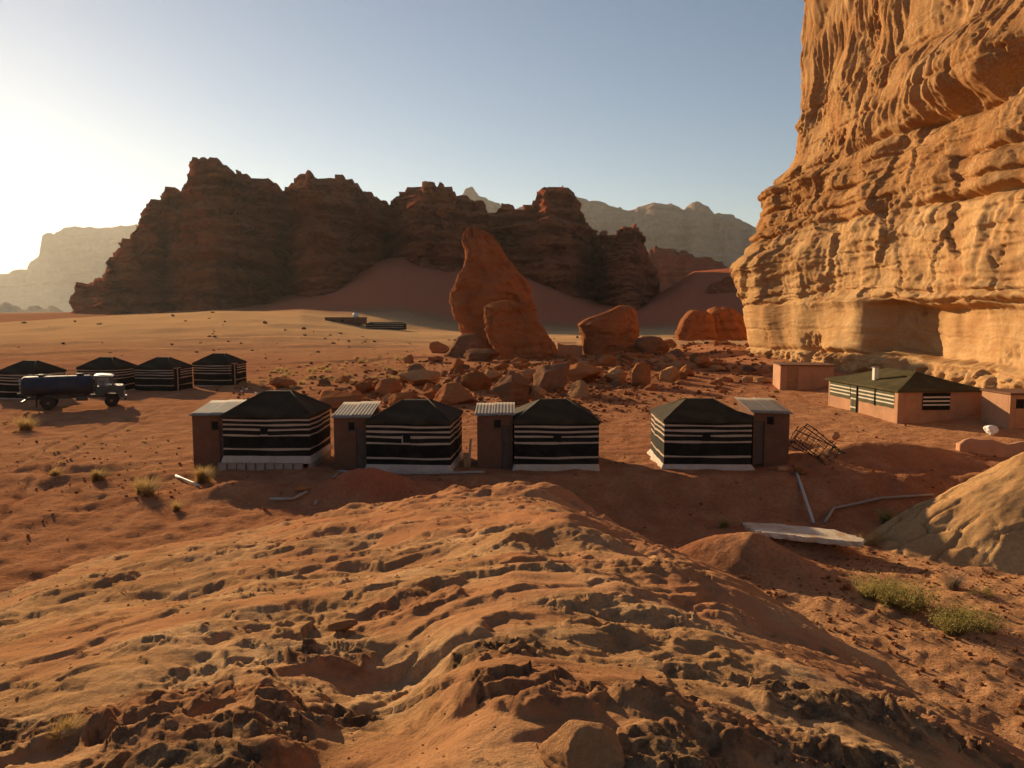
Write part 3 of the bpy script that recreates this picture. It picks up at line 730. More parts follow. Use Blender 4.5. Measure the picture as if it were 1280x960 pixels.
M['bluetank'] = plain('faded_blue_paint', (0.018, 0.023, 0.042), 0.7, 0.3, 1.0, 0.15, 6, 0.4, dirt=((0.075, 0.045, 0.03), 0.9, 0.5))
M['cabgrey'] = plain('grey_green_paint', (0.045, 0.048, 0.038), 0.5, 0.2, 1.5, 0.1, 8, 0.4, dirt=((0.11, 0.068, 0.045), 1.4, 0.5))
M['cabwhite'] = plain('white_paint', (0.50, 0.49, 0.45), 0.55, 0.08, 2.0, 0, 8, 0.4)
M['steel'] = plain('dusty_steel', (0.07, 0.055, 0.045), 0.65, 0.3, 3.0, 0.1, 12, 0.4, 0.3)
M['tyre'] = plain('tyre_rubber', (0.035, 0.028, 0.024), 0.9, 0.3, 4.0, 0.2, 20, 0.2)
M['rim'] = plain('rusty_orange_rim', (0.30, 0.12, 0.055), 0.7, 0.25, 5.0, 0.1, 20)
M['lens'] = plain('lamp_lens', (0.55, 0.52, 0.46), 0.2, 0.1, 4.0, 0, 20, 0.5)
M['bag'] = plain('white_sack', (0.74, 0.72, 0.70), 0.7, 0.08, 4.0, 0.4, 12, 0.2)
M['can'] = plain('blue_grey_tin', (0.13, 0.165, 0.20), 0.5, 0.2, 6.0, 0.1, 20, 0.4)
M['whitepipe'] = plain('whitewashed_flue', (0.66, 0.61, 0.50), 0.8, 0.12, 3.0, 0.2, 10)
def glass_mat():
    m, nt, b = new_mat('window_glass')
    b.inputs['Base Color'].default_value = (0.85, 0.87, 0.82, 1); b.inputs['Roughness'].default_value = 0.08
    b.inputs['Transmission Weight'].default_value = 0.9; b.inputs['IOR'].default_value = 1.1
    return m
M['glass'] = glass_mat()

# ------------------------------------------------------------------ striped goat-hair tents
def make_tent(label, group, loc, rz, W=3.78, D=3.9, HW=2.18, HP=2.98, seed=0, door=None, flap='front', base=0.0, open_flap=False, skirt_h=0.26, flare=0.07):
    rs = random.Random(seed * 13 + 5)
    t = thing('goat_hair_tent', label, 'tent', loc, rz, group)
    hx, hy = W / 2, D / 2
    cs = [(-hx, -hy), (hx, -hy), (hx, hy), (-hx, hy)]
    sides = [(cs[0], cs[1], (0, -1)), (cs[1], cs[2], (1, 0)), (cs[2], cs[3], (0, 1)), (cs[3], cs[0], (-1, 0))]
    k = HW / 2.18
    th = 0.085
    cent = [1.99, 1.77, 1.55, 1.27, 0.62]
    edges = [base + skirt_h]
    for c in cent[::-1]: edges += [base + (c - th / 2) * k, base + (c + th / 2) * k]
    edges += [base + HW]
    ph = [rs.uniform(0, 6.3) for _ in range(24)]
    NS = 18
    def pt(si, s, e, z=None):
        (x0, y0), (x1, y1), n = sides[si]
        zl = edges[e] if z is None else z
        wob = math.sin(math.pi * s)
        if z is None and 0 < e < len(edges) - 1: zl += 0.02 * wob * math.sin(5 * s + ph[(si * 3 + e // 2) % 24]) - 0.018 * wob
        o = wob * (0.045 * math.sin(math.pi * (zl - base) / HW) + 0.018 * math.sin(11 * s + ph[si]) + 0.012 * math.sin(23 * s + 3 * zl + ph[si + 6]) )
        return (x0 + (x1 - x0) * s + n[0] * o, y0 + (y1 - y0) * s + n[1] * o, zl)
    def band(mb, si, e):
        nr = max(1, int((edges[e + 1] - edges[e]) / 0.16))
        g = []
        for i in range(NS + 1):
            a = pt(si, i / NS, e); b = pt(si, i / NS, e + 1)
            g.append([tuple(a[q] + (b[q] - a[q]) * j / nr for q in range(3)) for j in range(nr + 1)])
        vs_ = [p for col_ in g for p in col_]
        fs = [(i * (nr + 1) + j, (i + 1) * (nr + 1) + j, (i + 1) * (nr + 1) + j + 1, i * (nr + 1) + j + 1) for i in range(NS) for j in range(nr)]
        mb.add(vs_, fs)
    for si in range(4):
        w = MB()
        for e in range(0, len(edges) - 1, 2): band(w, si, e)
        wo_ = w.build('wall', M['cloth'], t, True)
        for e in range(1, len(edges) - 1, 2):
            sb = MB(); band(sb, si, e); sb.build('stripe', M['stripe'], wo_, True)
    # pale skirt that flares onto the ground
    sk = MB(); vs_ = []
    n = 4 * NS
    for r_ in range(4):
        for q in range(n):
            si, i = q // NS, q % NS
            p = pt(si, i / NS, 0, base + skirt_h + 0.012)
            f = r_ / 3
            ox, oy = p[0] / hx, p[1] / hy
            w_ = flare * f * (1 + 0.5 * math.sin(q * 0.9 + ph[3]) * f) + 0.008
            vs_.append((p[0] + w_ * max(-1, min(1, ox * 1.0)) , p[1] + w_ * max(-1, min(1, oy)), base + (skirt_h + 0.012) * (1 - f) + (0.02 * math.sin(q * 0.5 + ph[4]) if r_ == 3 else 0) - (0.05 if r_ == 3 else 0)))
    sk.add(vs_, [(r_ * n + q, r_ * n + (q + 1) % n, (r_ + 1) * n + (q + 1) % n, (r_ + 1) * n + q) for r_ in range(3) for q in range(n)])
    sk.build('skirt', M['skirt'], t, True)
    # hipped roof with a short ridge, a valance and a light sag
    rf = MB(); vs_ = []; e0 = 0.06; rl = 0.16 * W
    rows = [(-0.10, 0)] + [(j / 8, 1) for j in range(9)]
    NR = 12; n = 4 * NR
    for f, on in rows:
        for q in range(n):
            si, i = q // NR, q % NR; s = i / NR
            (x0, y0), (x1, y1), nn = sides[si]
            x = (x0 + (x1 - x0) * s); y = (y0 + (y1 - y0) * s)
            x *= (hx + e0) / hx; y *= (hy + e0) / hy
            tx, ty = max(-rl, min(rl, x * 0.5)), 0.10 * y / hy
            ff = max(0, f)
            sag = -0.05 * math.sin(math.pi * ff) * math.sin(math.pi * s) + 0.035 * math.sin(math.pi * ff)
            z = base + HW + 0.02 + (HP - HW) * ff + sag + (-0.10 - 0.012 * math.sin(q * 1.7 + ph[5]) if not on else 0)
            vs_.append((x + (tx - x) * ff, y + (ty - y) * ff, z))
    m_ = len(rows)
    rf.add(vs_, [(r_ * n + q, r_ * n + (q + 1) % n, (r_ + 1) * n + (q + 1) % n, (r_ + 1) * n + q) for r_ in range(m_ - 1) for q in range(n)] + [tuple((m_ - 1) * n + q for q in range(n))])
    roof = rf.build('roof', M['roofcloth'], t, True)
    sm = roof.modifiers.new('edges', 'EDGE_SPLIT'); sm.split_angle = R(24)
    # seam ribs from the eave to the ridge
    for sx in (-1, 1):
        for sy in (-1, 1):
            MB().tube([(sx * (hx + 0.05), sy * (hy + 0.05), base + HW + 0.03), (sx * (hx * 0.58 + rl * 0.25), sy * hy * 0.55, base + HW + (HP - HW) * 0.45 + 0.07), (sx * rl, sy * 0.1, base + HP + 0.03)], 0.022, 6).build('seam', M['roofcloth'], roof, True)
    def wall_panel(si, s0, z0, w_, h_, out):
        (x0, y0), (x1, y1), nn = sides[si]
        L_ = math.hypot(x1 - x0, y1 - y0); dx, dy = (x1 - x0) / L_, (y1 - y0) / L_
        cx, cy = x0 + dx * L_ * s0, y0 + dy * L_ * s0
        Mx = Matrix(((dx, -nn[0], 0, cx + nn[0] * out), (dy, -nn[1], 0, cy + nn[1] * out), (0, 0, 1, z0), (0, 0, 0, 1)))
        return Mx, w_, h_
    if flap:
        si = {'front': 0, 'left': 3}[flap]
        s0 = 0.5 + rs.uniform(-0.03, 0.03)
        Mx, w_, h_ = wall_panel(si, s0, base + 1.20 * k, 0.36, 0.44, 0.055)
        f = MB().box(-w_ / 2, w_ / 2, 0, 0.02, 0, h_, Mx).build('window_flap', M['cloth'], t)
        MB().box(-w_ / 2 + 0.005, w_ / 2 - 0.005, -0.006, -0.001, 0.02, 0.10, Mx).build('stripe', M['stripe'], f)
        if open_flap: MB().box(-w_ / 2 - 0.015, -w_ / 2 + 0.03, -0.03, 0.02, 0.02, h_ - 0.03, Mx).build('rolled_edge', M['skirt'], f)
    if door:
        si, s0 = door
        Mx, w_, h_ = wall_panel(si, s0, base + 0.05, 0.95, HW * 0.96, 0.05)
        dr = MB().box(-w_ / 2, w_ / 2, 0, 0.03, 0, h_, Mx).build('door', M['cloth'], t)
        MB().box(-0.035, 0.035, -0.05, -0.002, 0, h_ - 0.02, Mx).build('door_post', M['skirt'], dr)
        MB().box(-w_ / 2 - 0.05, w_ / 2 + 0.05, -0.05, -0.002, h_ - 0.015, h_ + 0.05, Mx).build('lintel', M['stripe'], dr)
    return t
TG = 'striped tents in the front row'
TY = 34.6
def tent_at(px0, px1, front_y, label, seed, rz=0.0, **kw):
    x0 = (px0 - 640) / FPX * front_y; x1 = (px1 - 640) / FPX * front_y
    W = x1 - x0; D = kw.get('D', 3.9)
    cx = (x0 + x1) / 2; cy = front_y + D / 2
    return make_tent(label, kw.pop('group', TG), (cx, cy, kw.pop('z', 0.0)), rz, W=W, seed=seed, **kw), (x0, x1)
t1, _ = tent_at(276, 386, 34.6, 'black striped tent raised on a low row of concrete blocks', 1, R(-1.5), D=3.6, base=0.22, z=0.14, HW=2.06)
t2, _ = tent_at(459, 566, 34.0, 'black striped tent with rolled window edge, wooden post beside its wall', 2, R(-4), open_flap=True, skirt_h=0.34, flare=0.12, HW=2.22)
t3, _ = tent_at(642, 749, 34.3, 'black striped tent with plain window flap across from the concrete slab ditch', 3, R(1), skirt_h=0.3)
t4, _ = tent_at(834, 944, 34.5, 'black striped tent beside the hut with bed frames leaning on it', 4, R(-1.5), flare=0.16, HW=2.2)
# concrete blocks under the first tent
for i in range(9):
    MB().box(-0.185, 0.185, -0.1, 0.1, -0.2, 0.21).build('block', M['block'], t1, False, 0.012)
bl = [o for o in t1.children if o.name.startswith('block')]
me0 = bl[0].data
for i, o in enumerate(bl):
    o.data = me0; o.location = (-1.9 + 0.42 * i + random.uniform(-0.012, 0.012), -1.97 + random.uniform(-0.02, 0.02), random.uniform(-0.02, 0)); o.rotation_euler = (0, 0, random.uniform(-0.04, 0.04))
for i in range(8):
    o = bl[0].copy(); COL.objects.link(o); o.parent = t1
    o.location = (1.93, -1.62 + 0.42 * i, -0.01); o.rotation_euler = (0, 0, R(90) + random.uniform(-0.03, 0.03))
# the row of tents beyond the truck
FG = 'striped tents in the far row'
for i, (px0, px1, py, lab, dr_, rz) in enumerate((
        (-12, 58, 500, 'black striped tent with olive roof behind the tail of the tanker truck', None, R(-12)),
        (92, 152, 490, 'black striped tent half hidden by the cab of the tanker truck', None, R(-8)),
        (166, 222, 489, 'black striped tent with a pale door post, standing nearest the truck cab', (1, 0.26), R(-10)),
        (241, 292, 484, 'black striped tent with a pale door post at the rubble end of its row', (1, 0.30), R(-10)))):
    g = gnd((px0 + px1) / 2, py)
    fy = g[1]; w = (px1 - px0) / FPX * fy
    w = min(max(w, 3.3), 3.6)
    cy = fy + 1.9; cx = g[0]
    make_tent(lab, FG, (cx, cy, h1(cx, cy) - 0.05), rz, W=w, D=3.3, HW=2.15, HP=3.02, seed=20 + i, door=dr_, flap=None, skirt_h=0.10, flare=0.03)

# ------------------------------------------------------------------ washroom huts
def corrugated(x0, x1, y0, y1, zf, pitch=0.15, a=0.006, n=None):
    n = n or int((x1 - x0) / pitch * 8)
    vs_ = []; m_ = 5
    for th_ in (0, 0.012):
        for i in range(n + 1):
            x = x0 + (x1 - x0) * i / n
            for j in range(m_ + 1):
                y = y0 + (y1 - y0) * j / m_
                vs_.append((x, y, zf(x, y) + a * math.sin(2 * math.pi * (x - x0) / pitch) - th_))
    k = (n + 1) * (m_ + 1); fs = []
    for i in range(n):
        for j in range(m_):
            q = i * (m_ + 1) + j
            fs += [(q, q + m_ + 1, q + m_ + 2, q + 1), (k + q, k + q + 1, k + q + m_ + 2, k + q + m_ + 1)]
    for i in range(n):
        for j in (0, m_):
            q = i * (m_ + 1) + j; fs.append((q, k + q, k + q + m_ + 1, q + m_ + 1))
    for j in range(m_):
        for i in (0, n):
            q = i * (m_ + 1) + j; fs.append((q, q + 1, k + q + 1, k + q))
    return MB().add(vs_, fs)
def make_hut(label, x0, x1, y0, depth, win, door, slope=0.13, side=0.0, hz=2.38, over=0.10, rz=0):
    W = x1 - x0
    cx = (x0 + x1) / 2; cy = y0 + depth / 2
    t = thing('washroom_hut', label, 'hut', (cx, cy, h1(cx, cy) - 0.04), rz, 'mud huts beside the front tents')
    hx, hy = W / 2, depth / 2; T = 0.14
    w0, w1, a0, a1 = win[0] - hx, win[1] - hx, win[2], win[3]
    d0, d1, dz = door[0] - hx, door[1] - hx, door[2]
    wl_ = MB()
    zb = -0.25
    xs = sorted([(-hx, w0), (w0, w1), (w1, d0), (d0, d1), (d1, hx)]) if w1 <= d0 else None
    if xs is None: xs = sorted([(-hx, d0), (d0, d1), (d1, w0), (w0, w1), (w1, hx)])
    for (p, q) in xs:
        if q - p < 0.005: continue
        if abs(p - w0) < 1e-6: wl_.box(p, q, -hy, -hy + T, zb, a0); wl_.box(p, q, -hy, -hy + T, a1, hz)
        elif abs(p - d0) < 1e-6: wl_.box(p, q, -hy, -hy + T, dz, hz)
        else: wl_.box(p, q, -hy, -hy + T, zb, hz)
    for sx in (-1, 1):
        xa, xb = (-hx, -hx + T) if sx < 0 else (hx - T, hx)
        wl_.prism([(0, 0)], 0, 0) if False else None
        p = [Vector((x, y, z)) for x in (xa, xb) for (y, z) in ((-hy + T, zb), (hy - T, zb), (hy - T, hz + slope * (depth - T)), (-hy + T, hz + slope * T))]
        wl_.add(p, [(0, 1, 2, 3), (7, 6, 5, 4), (0, 4, 5, 1), (1, 5, 6, 2), (2, 6, 7, 3), (3, 7, 4, 0)])
    wl_.box(-hx, hx, hy - T, hy, zb, hz + slope * (depth - T))
    wl_.build('wall', M['mud'], t, False, 0.012)
    wn_ = MB().box(w0 + 0.004, w1 - 0.004, -hy + T - 0.03, -hy + T - 0.01, a0 + 0.004, a1 - 0.004).build('window', M['dark'], t)
    fr = MB()
    for (p, q, r_, s_) in ((w0, w0 + 0.03, a0, a1), (w1 - 0.03, w1, a0, a1), (w0 + 0.03, w1 - 0.03, a0, a0 + 0.03), (w0 + 0.03, w1 - 0.03, a1 - 0.03, a1)):
        fr.box(p, q, -hy + 0.05, -hy + 0.09, r_, s_)
    fr.build('window_frame', M['darkdoor'], wn_)
    do = MB().box(d0 + 0.01, d1 - 0.01, -hy + 0.06, -hy + 0.10, 0.0, dz - 0.01).build('door', M['darkdoor'], t)
    MB().tube([(d0 + 0.09, -hy + 0.05, 1.0), (d0 + 0.09, -hy + 0.02, 1.04), (d0 + 0.09, -hy + 0.02, 1.14), (d0 + 0.09, -hy + 0.05, 1.18)], 0.012, 6).build('handle', M['steel'], do, True)
    zf = lambda x, y: hz + 0.045 + slope * (y + hy) - side * (x + hx)
    m_ = W / 2
    n_sheet = 2
    e = over
    for q in range(n_sheet):
        xa = -hx - e + q * (W + 2 * e) / n_sheet - (0.05 if q else 0); xb = -hx - e + (q + 1) * (W + 2 * e) / n_sheet
        dz_ = 0.03 * q
        corrugated(xa, xb, -hy - 0.13 - 0.05 * q, hy + 0.12, lambda x, y, d=dz_: zf(x, y) + d).build('roof_sheet', M['tin'], t, True)
    for q in range(2):
        y = -hy * 0.5 + q * hy
        MB().box(-hx + T + 0.01, hx - T - 0.01, y - 0.03, y + 0.03, zf(0, y) - 0.14, zf(0, y) - 0.07).build('rafter', M['post'], t)
    return t
f_ = lambda p, y: (p - 640) / FPX * y
make_hut('mud hut with a corrugated roof beside a dry tuft and the blocks', f_(236, 34.9), f_(277, 34.9) + 0.12, 34.95, 2.6, (0.85, 1.18, 1.72, 2.14), (1.22, 1.5, 1.95))
make_hut('mud hut with a corrugated roof and a closed dark door behind the pipe bend', f_(415, 34.4), f_(460, 34.4) - 0.02, 34.4, 2.6, (0.62, 0.93, 1.80, 2.20), (0.98, 1.52, 1.95))
make_hut('narrow mud hut with a sagging corrugated roof next to the leaning wooden post', f_(596, 34.6), f_(641, 34.6), 34.6, 2.0, (0.74, 1.06, 1.80, 2.20), (1.10, 1.50, 1.95))
make_hut('mud hut with a corrugated roof and iron bed frames leaning on its side', f_(945, 34.7), f_(990, 34.7) + 0.02, 34.75, 2.6, (0.58, 0.92, 1.78, 2.18), (0.06, 0.5, 1.95), side=0.05, hz=2.34)

# ------------------------------------------------------------------ long tent house below the cliff
def make_tent_house():
    C0 = Vector((24.1, 48.8, 0)); L = 9.0; W = 5.6; hz = 2.15
    rz = R(5.0)
    z0 = h1(26, 52) - 0.25
    t = thing('tent_house', 'long plastered tent house with dark cloth roof below the sunlit cliff', 'tent house', (C0.x, C0.y, z0), rz)
    T = 0.2
    # walls: side wall (x = 0) towards the sun, gable wall (y = 0) towards the camera
    def wall(x0, x1, y0, y1): return MB().box(x0, x1, y0, y1, -0.6, hz + 0.12)
    wall(T, W, 0, T).build('wall', M['plaster'], t, False, 0.02)
    wall(W - T, W, T, L).build('wall', M['plaster'], t, False, 0.02)
    wall(0, W - T, L - T, L).build('wall', M['plaster'], t, False, 0.02)
    dy0, dy1 = 4.9, 5.75
    s = MB(); s.box(0, T, 0, dy0, -0.6, hz + 0.12); s.box(0, T, dy1, L - T, -0.6, hz + 0.12); s.box(0, T, dy0, dy1, hz - 0.02, hz + 0.12); s.box(0, T, dy0, dy1, -0.6, 0.22)
    s.build('wall', M['plaster'], t, False, 0.02)
    # corner pier
    MB().box(-0.1, 0.32, -0.1, 0.34, -0.6, hz + 0.06).build('corner_pier', M['plaster'], t, False, 0.05)
    # cloth panels along the sunny side
    def cloth(y0, y1, z_lo, z_hi, name, stripes, x=-0.03, mat='olive'):
        p = MB(); n = 10; vs_ = []
        for th in (0, 0.02):
            for i in range(n + 1):
                y = y0 + (y1 - y0) * i / n
                for j in range(5):
                    z = z_lo + (z_hi - z_lo) * j / 4
                    vs_.append((x - 0.02 * math.sin(i * 1.1) * (1 - j / 4) + th, y, z - 0.02 * math.sin(math.pi * i / n) * (j == 4)))
        k = (n + 1) * 5
        fs = [(i * 5 + j, i * 5 + j + 1, (i + 1) * 5 + j + 1, (i + 1) * 5 + j) for i in range(n) for j in range(4)]
        fs += [tuple(k + q for q in f[::-1]) for f in fs]
        o = p.add(vs_, fs).build(name, M[mat], t, True)
        for zs in stripes:
            sb = MB(); vv = []
            for i in range(n + 1):
                y = y0 + (y1 - y0) * i / n
                xx = lambda z: x - 0.02 * math.sin(i * 1.1) * (1 - (z - z_lo) / (z_hi - z_lo)) - 0.004
                vv += [(xx(zs - 0.045), y, zs - 0.045), (xx(zs + 0.045), y, zs + 0.045)]
            sb.add(vv, [(2 * i, 2 * i + 1, 2 * i + 3, 2 * i + 2) for i in range(n)]).build('stripe', M['wstripe'], o, True)
        return o
    st = (1.82, 1.58, 1.34)
    cloth(0.45, 2.65, 1.06, 2.1, 'wall_cloth', st)
    cloth(2.72, 4.75, 1.06, 2.1, 'wall_cloth', st)
    cloth(5.85, 8.75, 1.06, 2.1, 'wall_cloth', st)
    cloth(dy0 + 0.08, dy1 - 0.02, 0.12, 2.1, 'door', (1.82, 1.55, 1.15, 0.55), x=-0.05)
    MB().box(-0.09, -0.03, dy0 - 0.02, dy0 + 0.05, 0.1, 2.12).build('door_post', M['dark'], t)
    MB().box(-0.08, -0.02, 2.66, 2.71, 1.0, 2.1).build('cloth_pole', M['dark'], t)
    # striped window cloth on the shaded gable wall
    g = MB(); x0, x1, za, zb = 1.55, 3.35, 1.0, 2.08
    o = MB().box(x0, x1, -0.06, -0.02, za, zb).build('window_cloth', M['cloth'], t, False, 0.01)
    for zs in (1.80, 1.56, 1.32):
        MB().box(x0 + 0.01, x1 - 0.01, -0.066, -0.061, zs - 0.05, zs + 0.05).build('stripe', M['wstripe'], o)
    # low hipped roof
    rf = MB(); e = 0.22; vs_ = []; rows = [(-0.08, False)] + [(j / 6, True) for j in range(7)]
    per = []
    NL, NW = 16, 10
    for i in range(NW): per.append((-e + (W + 2 * e) * i / NW, -e))
    for i in range(NL): per.append((W + e, -e + (L + 2 * e) * i / NL))
    for i in range(NW): per.append((W + e - (W + 2 * e) * i / NW, L + e))
    for i in range(NL): per.append((-e, L + e - (L + 2 * e) * i / NL))
    n = len(per)
    for f, on in rows:
        for q, (x, y) in enumerate(per):
            ty = min(max(y, W / 2), L - W / 2); tx = W / 2
            ff = max(0, f)
            vs_.append((x + (tx - x) * ff, y + (ty - y) * ff, hz + 0.1 + 0.95 * ff - 0.05 * math.sin(math.pi * ff) - (0.12 if not on else 0)))
    m_ = len(rows)
    rf.add(vs_, [(a * n + q, a * n + (q + 1) % n, (a + 1) * n + (q + 1) % n, (a + 1) * n + q) for a in range(m_ - 1) for q in range(n)])
    roof = rf.build('roof', M['sunlitroof'], t, True)
    roof.modifiers.new('edges', 'EDGE_SPLIT').split_angle = R(14)
    ch = MB().box(0.75, 1.05, 4.2, 4.5, 2.4, 3.35).build('chimney', M['whitepipe'], t, False, 0.01)
    MB().box(0.70, 1.10, 4.15, 4.55, 3.35, 3.40).build('chimney_cap', M['tin'], ch)
    # lean-to wall at the back corner
    MB().prism([(W, -0.6), (W + 2.6, -0.6), (W + 2.6, 1.35), (W + 1.6, 1.75), (W, hz)], 1.2, 1.42).build('lean_to_wall', M['mud'], t)
    return t
make_tent_house()

# small block shed behind it
def make_shed():
    x0, y0 = 23.3, 68.2
    z0 = h1(25.5, 69.5) - 0.3
    t = thing('storage_shed', 'small flat-roofed plaster shed with a wooden door at the cliff foot', 'shed', (x0, y0, z0), R(-8))
    W, D, hz = 4.4, 3.4, 2.35; T = 0.18
    w = MB(); w.box(0, 0.55, 0, T, -0.4, hz); w.box(1.45, W, 0, T, -0.4, hz); w.box(0.55, 1.45, 0, T, 2.2, hz)
    w.box(0, T, T, D, -0.4, hz); w.box(W - T, W, T, D, -0.4, hz); w.box(T, W - T, D - T, D, -0.4, hz)
    w.build('wall', M['plaster'], t, False, 0.015)
    d = MB().box(0.56, 1.44, 0.04, 0.09, 0.02, 2.19).build('door', M['wood'], t)
    MB().tube([(1.34, 0.03, 1.0), (1.34, -0.01, 1.03), (1.34, -0.01, 1.13), (1.34, 0.03, 1.16)], 0.014, 6).build('handle', M['steel'], d, True)
    MB().box(-0.15, W + 0.15, -0.25, D + 0.1, hz + 0.003, hz + 0.10).build('roof', M['mud'], t, False, 0.02)
make_shed()
def make_side_hut():
    x0, y0 = 28.9, 45.4
    z0 = h1(30, 46) - 0.2
    t = thing('plaster_hut', 'plaster hut with a dark square window beside the long tent house', 'hut', (x0, y0, z0), R(3))
    W, D, hz = 4.2, 2.6, 2.1; T = 0.18
    w = MB(); w.box(0, 0.35, 0, T, -0.5, hz); w.box(0.9, W, 0, T, -0.5, hz); w.box(0.35, 0.9, 0, T, -0.5, 1.3); w.box(0.35, 0.9, 0, T, 1.85, hz)
    w.box(0, T, T, D, -0.5, hz); w.box(W - T, W, T, D, -0.5, hz); w.box(T, W - T, D - T, D, -0.5, hz)
    w.build('wall', M['plaster'], t, False, 0.02)
    MB().box(0.355, 0.895, 0.10, 0.13, 1.305, 1.845).build('window', M['dark'], t)
    MB().box(-0.08, W + 0.1, -0.1, D + 0.1, hz + 0.003, hz + 0.12).build('roof', M['mud'], t, False, 0.03)
make_side_hut()
def make_low_wall():
    t = thing('low_mud_wall', 'low sandy mud wall running out from the rock slope', 'wall', (21.6, 37.4, h1(22.5, 37.6) - 0.3), R(-10))
    vs_ = []; n = 22
    for i in range(n + 1):
        x = 5.2 * i / n
        hh = 0.95 + 0.10 * math.sin(x * 2.1) + 0.05 * math.sin(x * 5.3) - 0.5 * max(0, 0.25 - x / 2)
        for (y, z) in ((0, -0.4), (0.03, hh - 0.08), (0.10, hh), (0.28, hh), (0.36, hh - 0.08), (0.40, -0.4)): vs_.append((x + 0.06 * math.sin(z * 5), y, z))
    fs = [(i * 6 + j, (i + 1) * 6 + j, (i + 1) * 6 + j + 1, i * 6 + j + 1) for i in range(n) for j in range(5)] + [tuple(range(6)), tuple(n * 6 + j for j in range(6))]
    MB().add(vs_, fs).build('wall', M['plaster'], t, True)
    MB().box(-0.12, 0.3, -0.08, 0.48, -0.4, 0.8).build('end_pier', M['plaster'], t, False, 0.06)
make_low_wall()

# ------------------------------------------------------------------ buildings out on the dune
def make_dune_camp():
    g = at(432, 408, 262); z0 = h1(g[0], g[1])
    t = thing('mud_house', 'flat-roofed mud house with a roof tank out on the pale dune', 'house', (g[0], g[1], z0 - 0.4), R(-6))
    w = MB(); w.box(-7, 5.5, 0, 6, 0, 2.3); w.build('wall', M['mud'], t, False, 0.03)
    MB().box(-7.2, 5.7, -0.2, 6.2, 2.303, 2.5).build('roof', M['mud'], t)
    MB().box(2.0, 3.1, -0.06, -0.003, 0.3, 2.1).build('door', M['darkdoor'], t)
    for x in (-4.5, -1.5): MB().box(x, x + 0.9, -0.05, -0.003, 1.0, 1.7).build('window', M['dark'], t)
    o = MB().lathe([(0.9, 0), (0.95, 0.2), (0.95, 1.2), (0.5, 1.5)], 'Z', 16, (2.6, 3, 2.5)).build('roof_tank', M['cabwhite'], t, True)
    g = at(480, 411, 255); z0 = h1(g[0], g[1])
    t = thing('long_tent', 'long low black tent pitched beside the mud house on the dune', 'tent', (g[0], g[1], z0 - 0.3), R(-5))
    MB().box(-6, 6.4, 0, 4.4, 0, 1.8).build('wall', M['cloth'], t)
    for z in (0.7, 1.3): MB().box(-6, 6.4, -0.05, -0.003, z, z + 0.15).build('stripe', M['stripe'], t)
    MB().add([(-6.3, -0.3, 1.8), (6.7, -0.3, 1.8), (6.7, 4.7, 1.8), (-6.3, 4.7, 1.8), (-5, 2.2, 2.5), (5.4, 2.2, 2.5)], [(0, 1, 5, 4), (2, 3, 4, 5), (0, 4, 3), (1, 2, 5), (0, 3, 2, 1)]).build('roof', M['roofcloth'], t)
make_dune_camp()
def make_field_wall():
    g = gnd(712, 440, 1.2); z0 = h1(g[0], g[1])
    t = thing('ruined_wall', 'short ruined red plaster wall between spire and slanted block', 'wall', (g[0], g[1], z0 - 0.3), R(4))
    MB().prism([(-1.7, -0.3), (1.9, -0.3), (1.9, 1.5), (0.8, 1.75), (-0.4, 1.7), (-1.7, 1.95)], 0, 0.4).build('wall', M['plaster'], t, False, 0.05)
    MB().box(-1.75, 1.0, -0.06, 0.46, 1.96, 2.06).build('coping', M['block'], t)
    return t
make_field_wall()
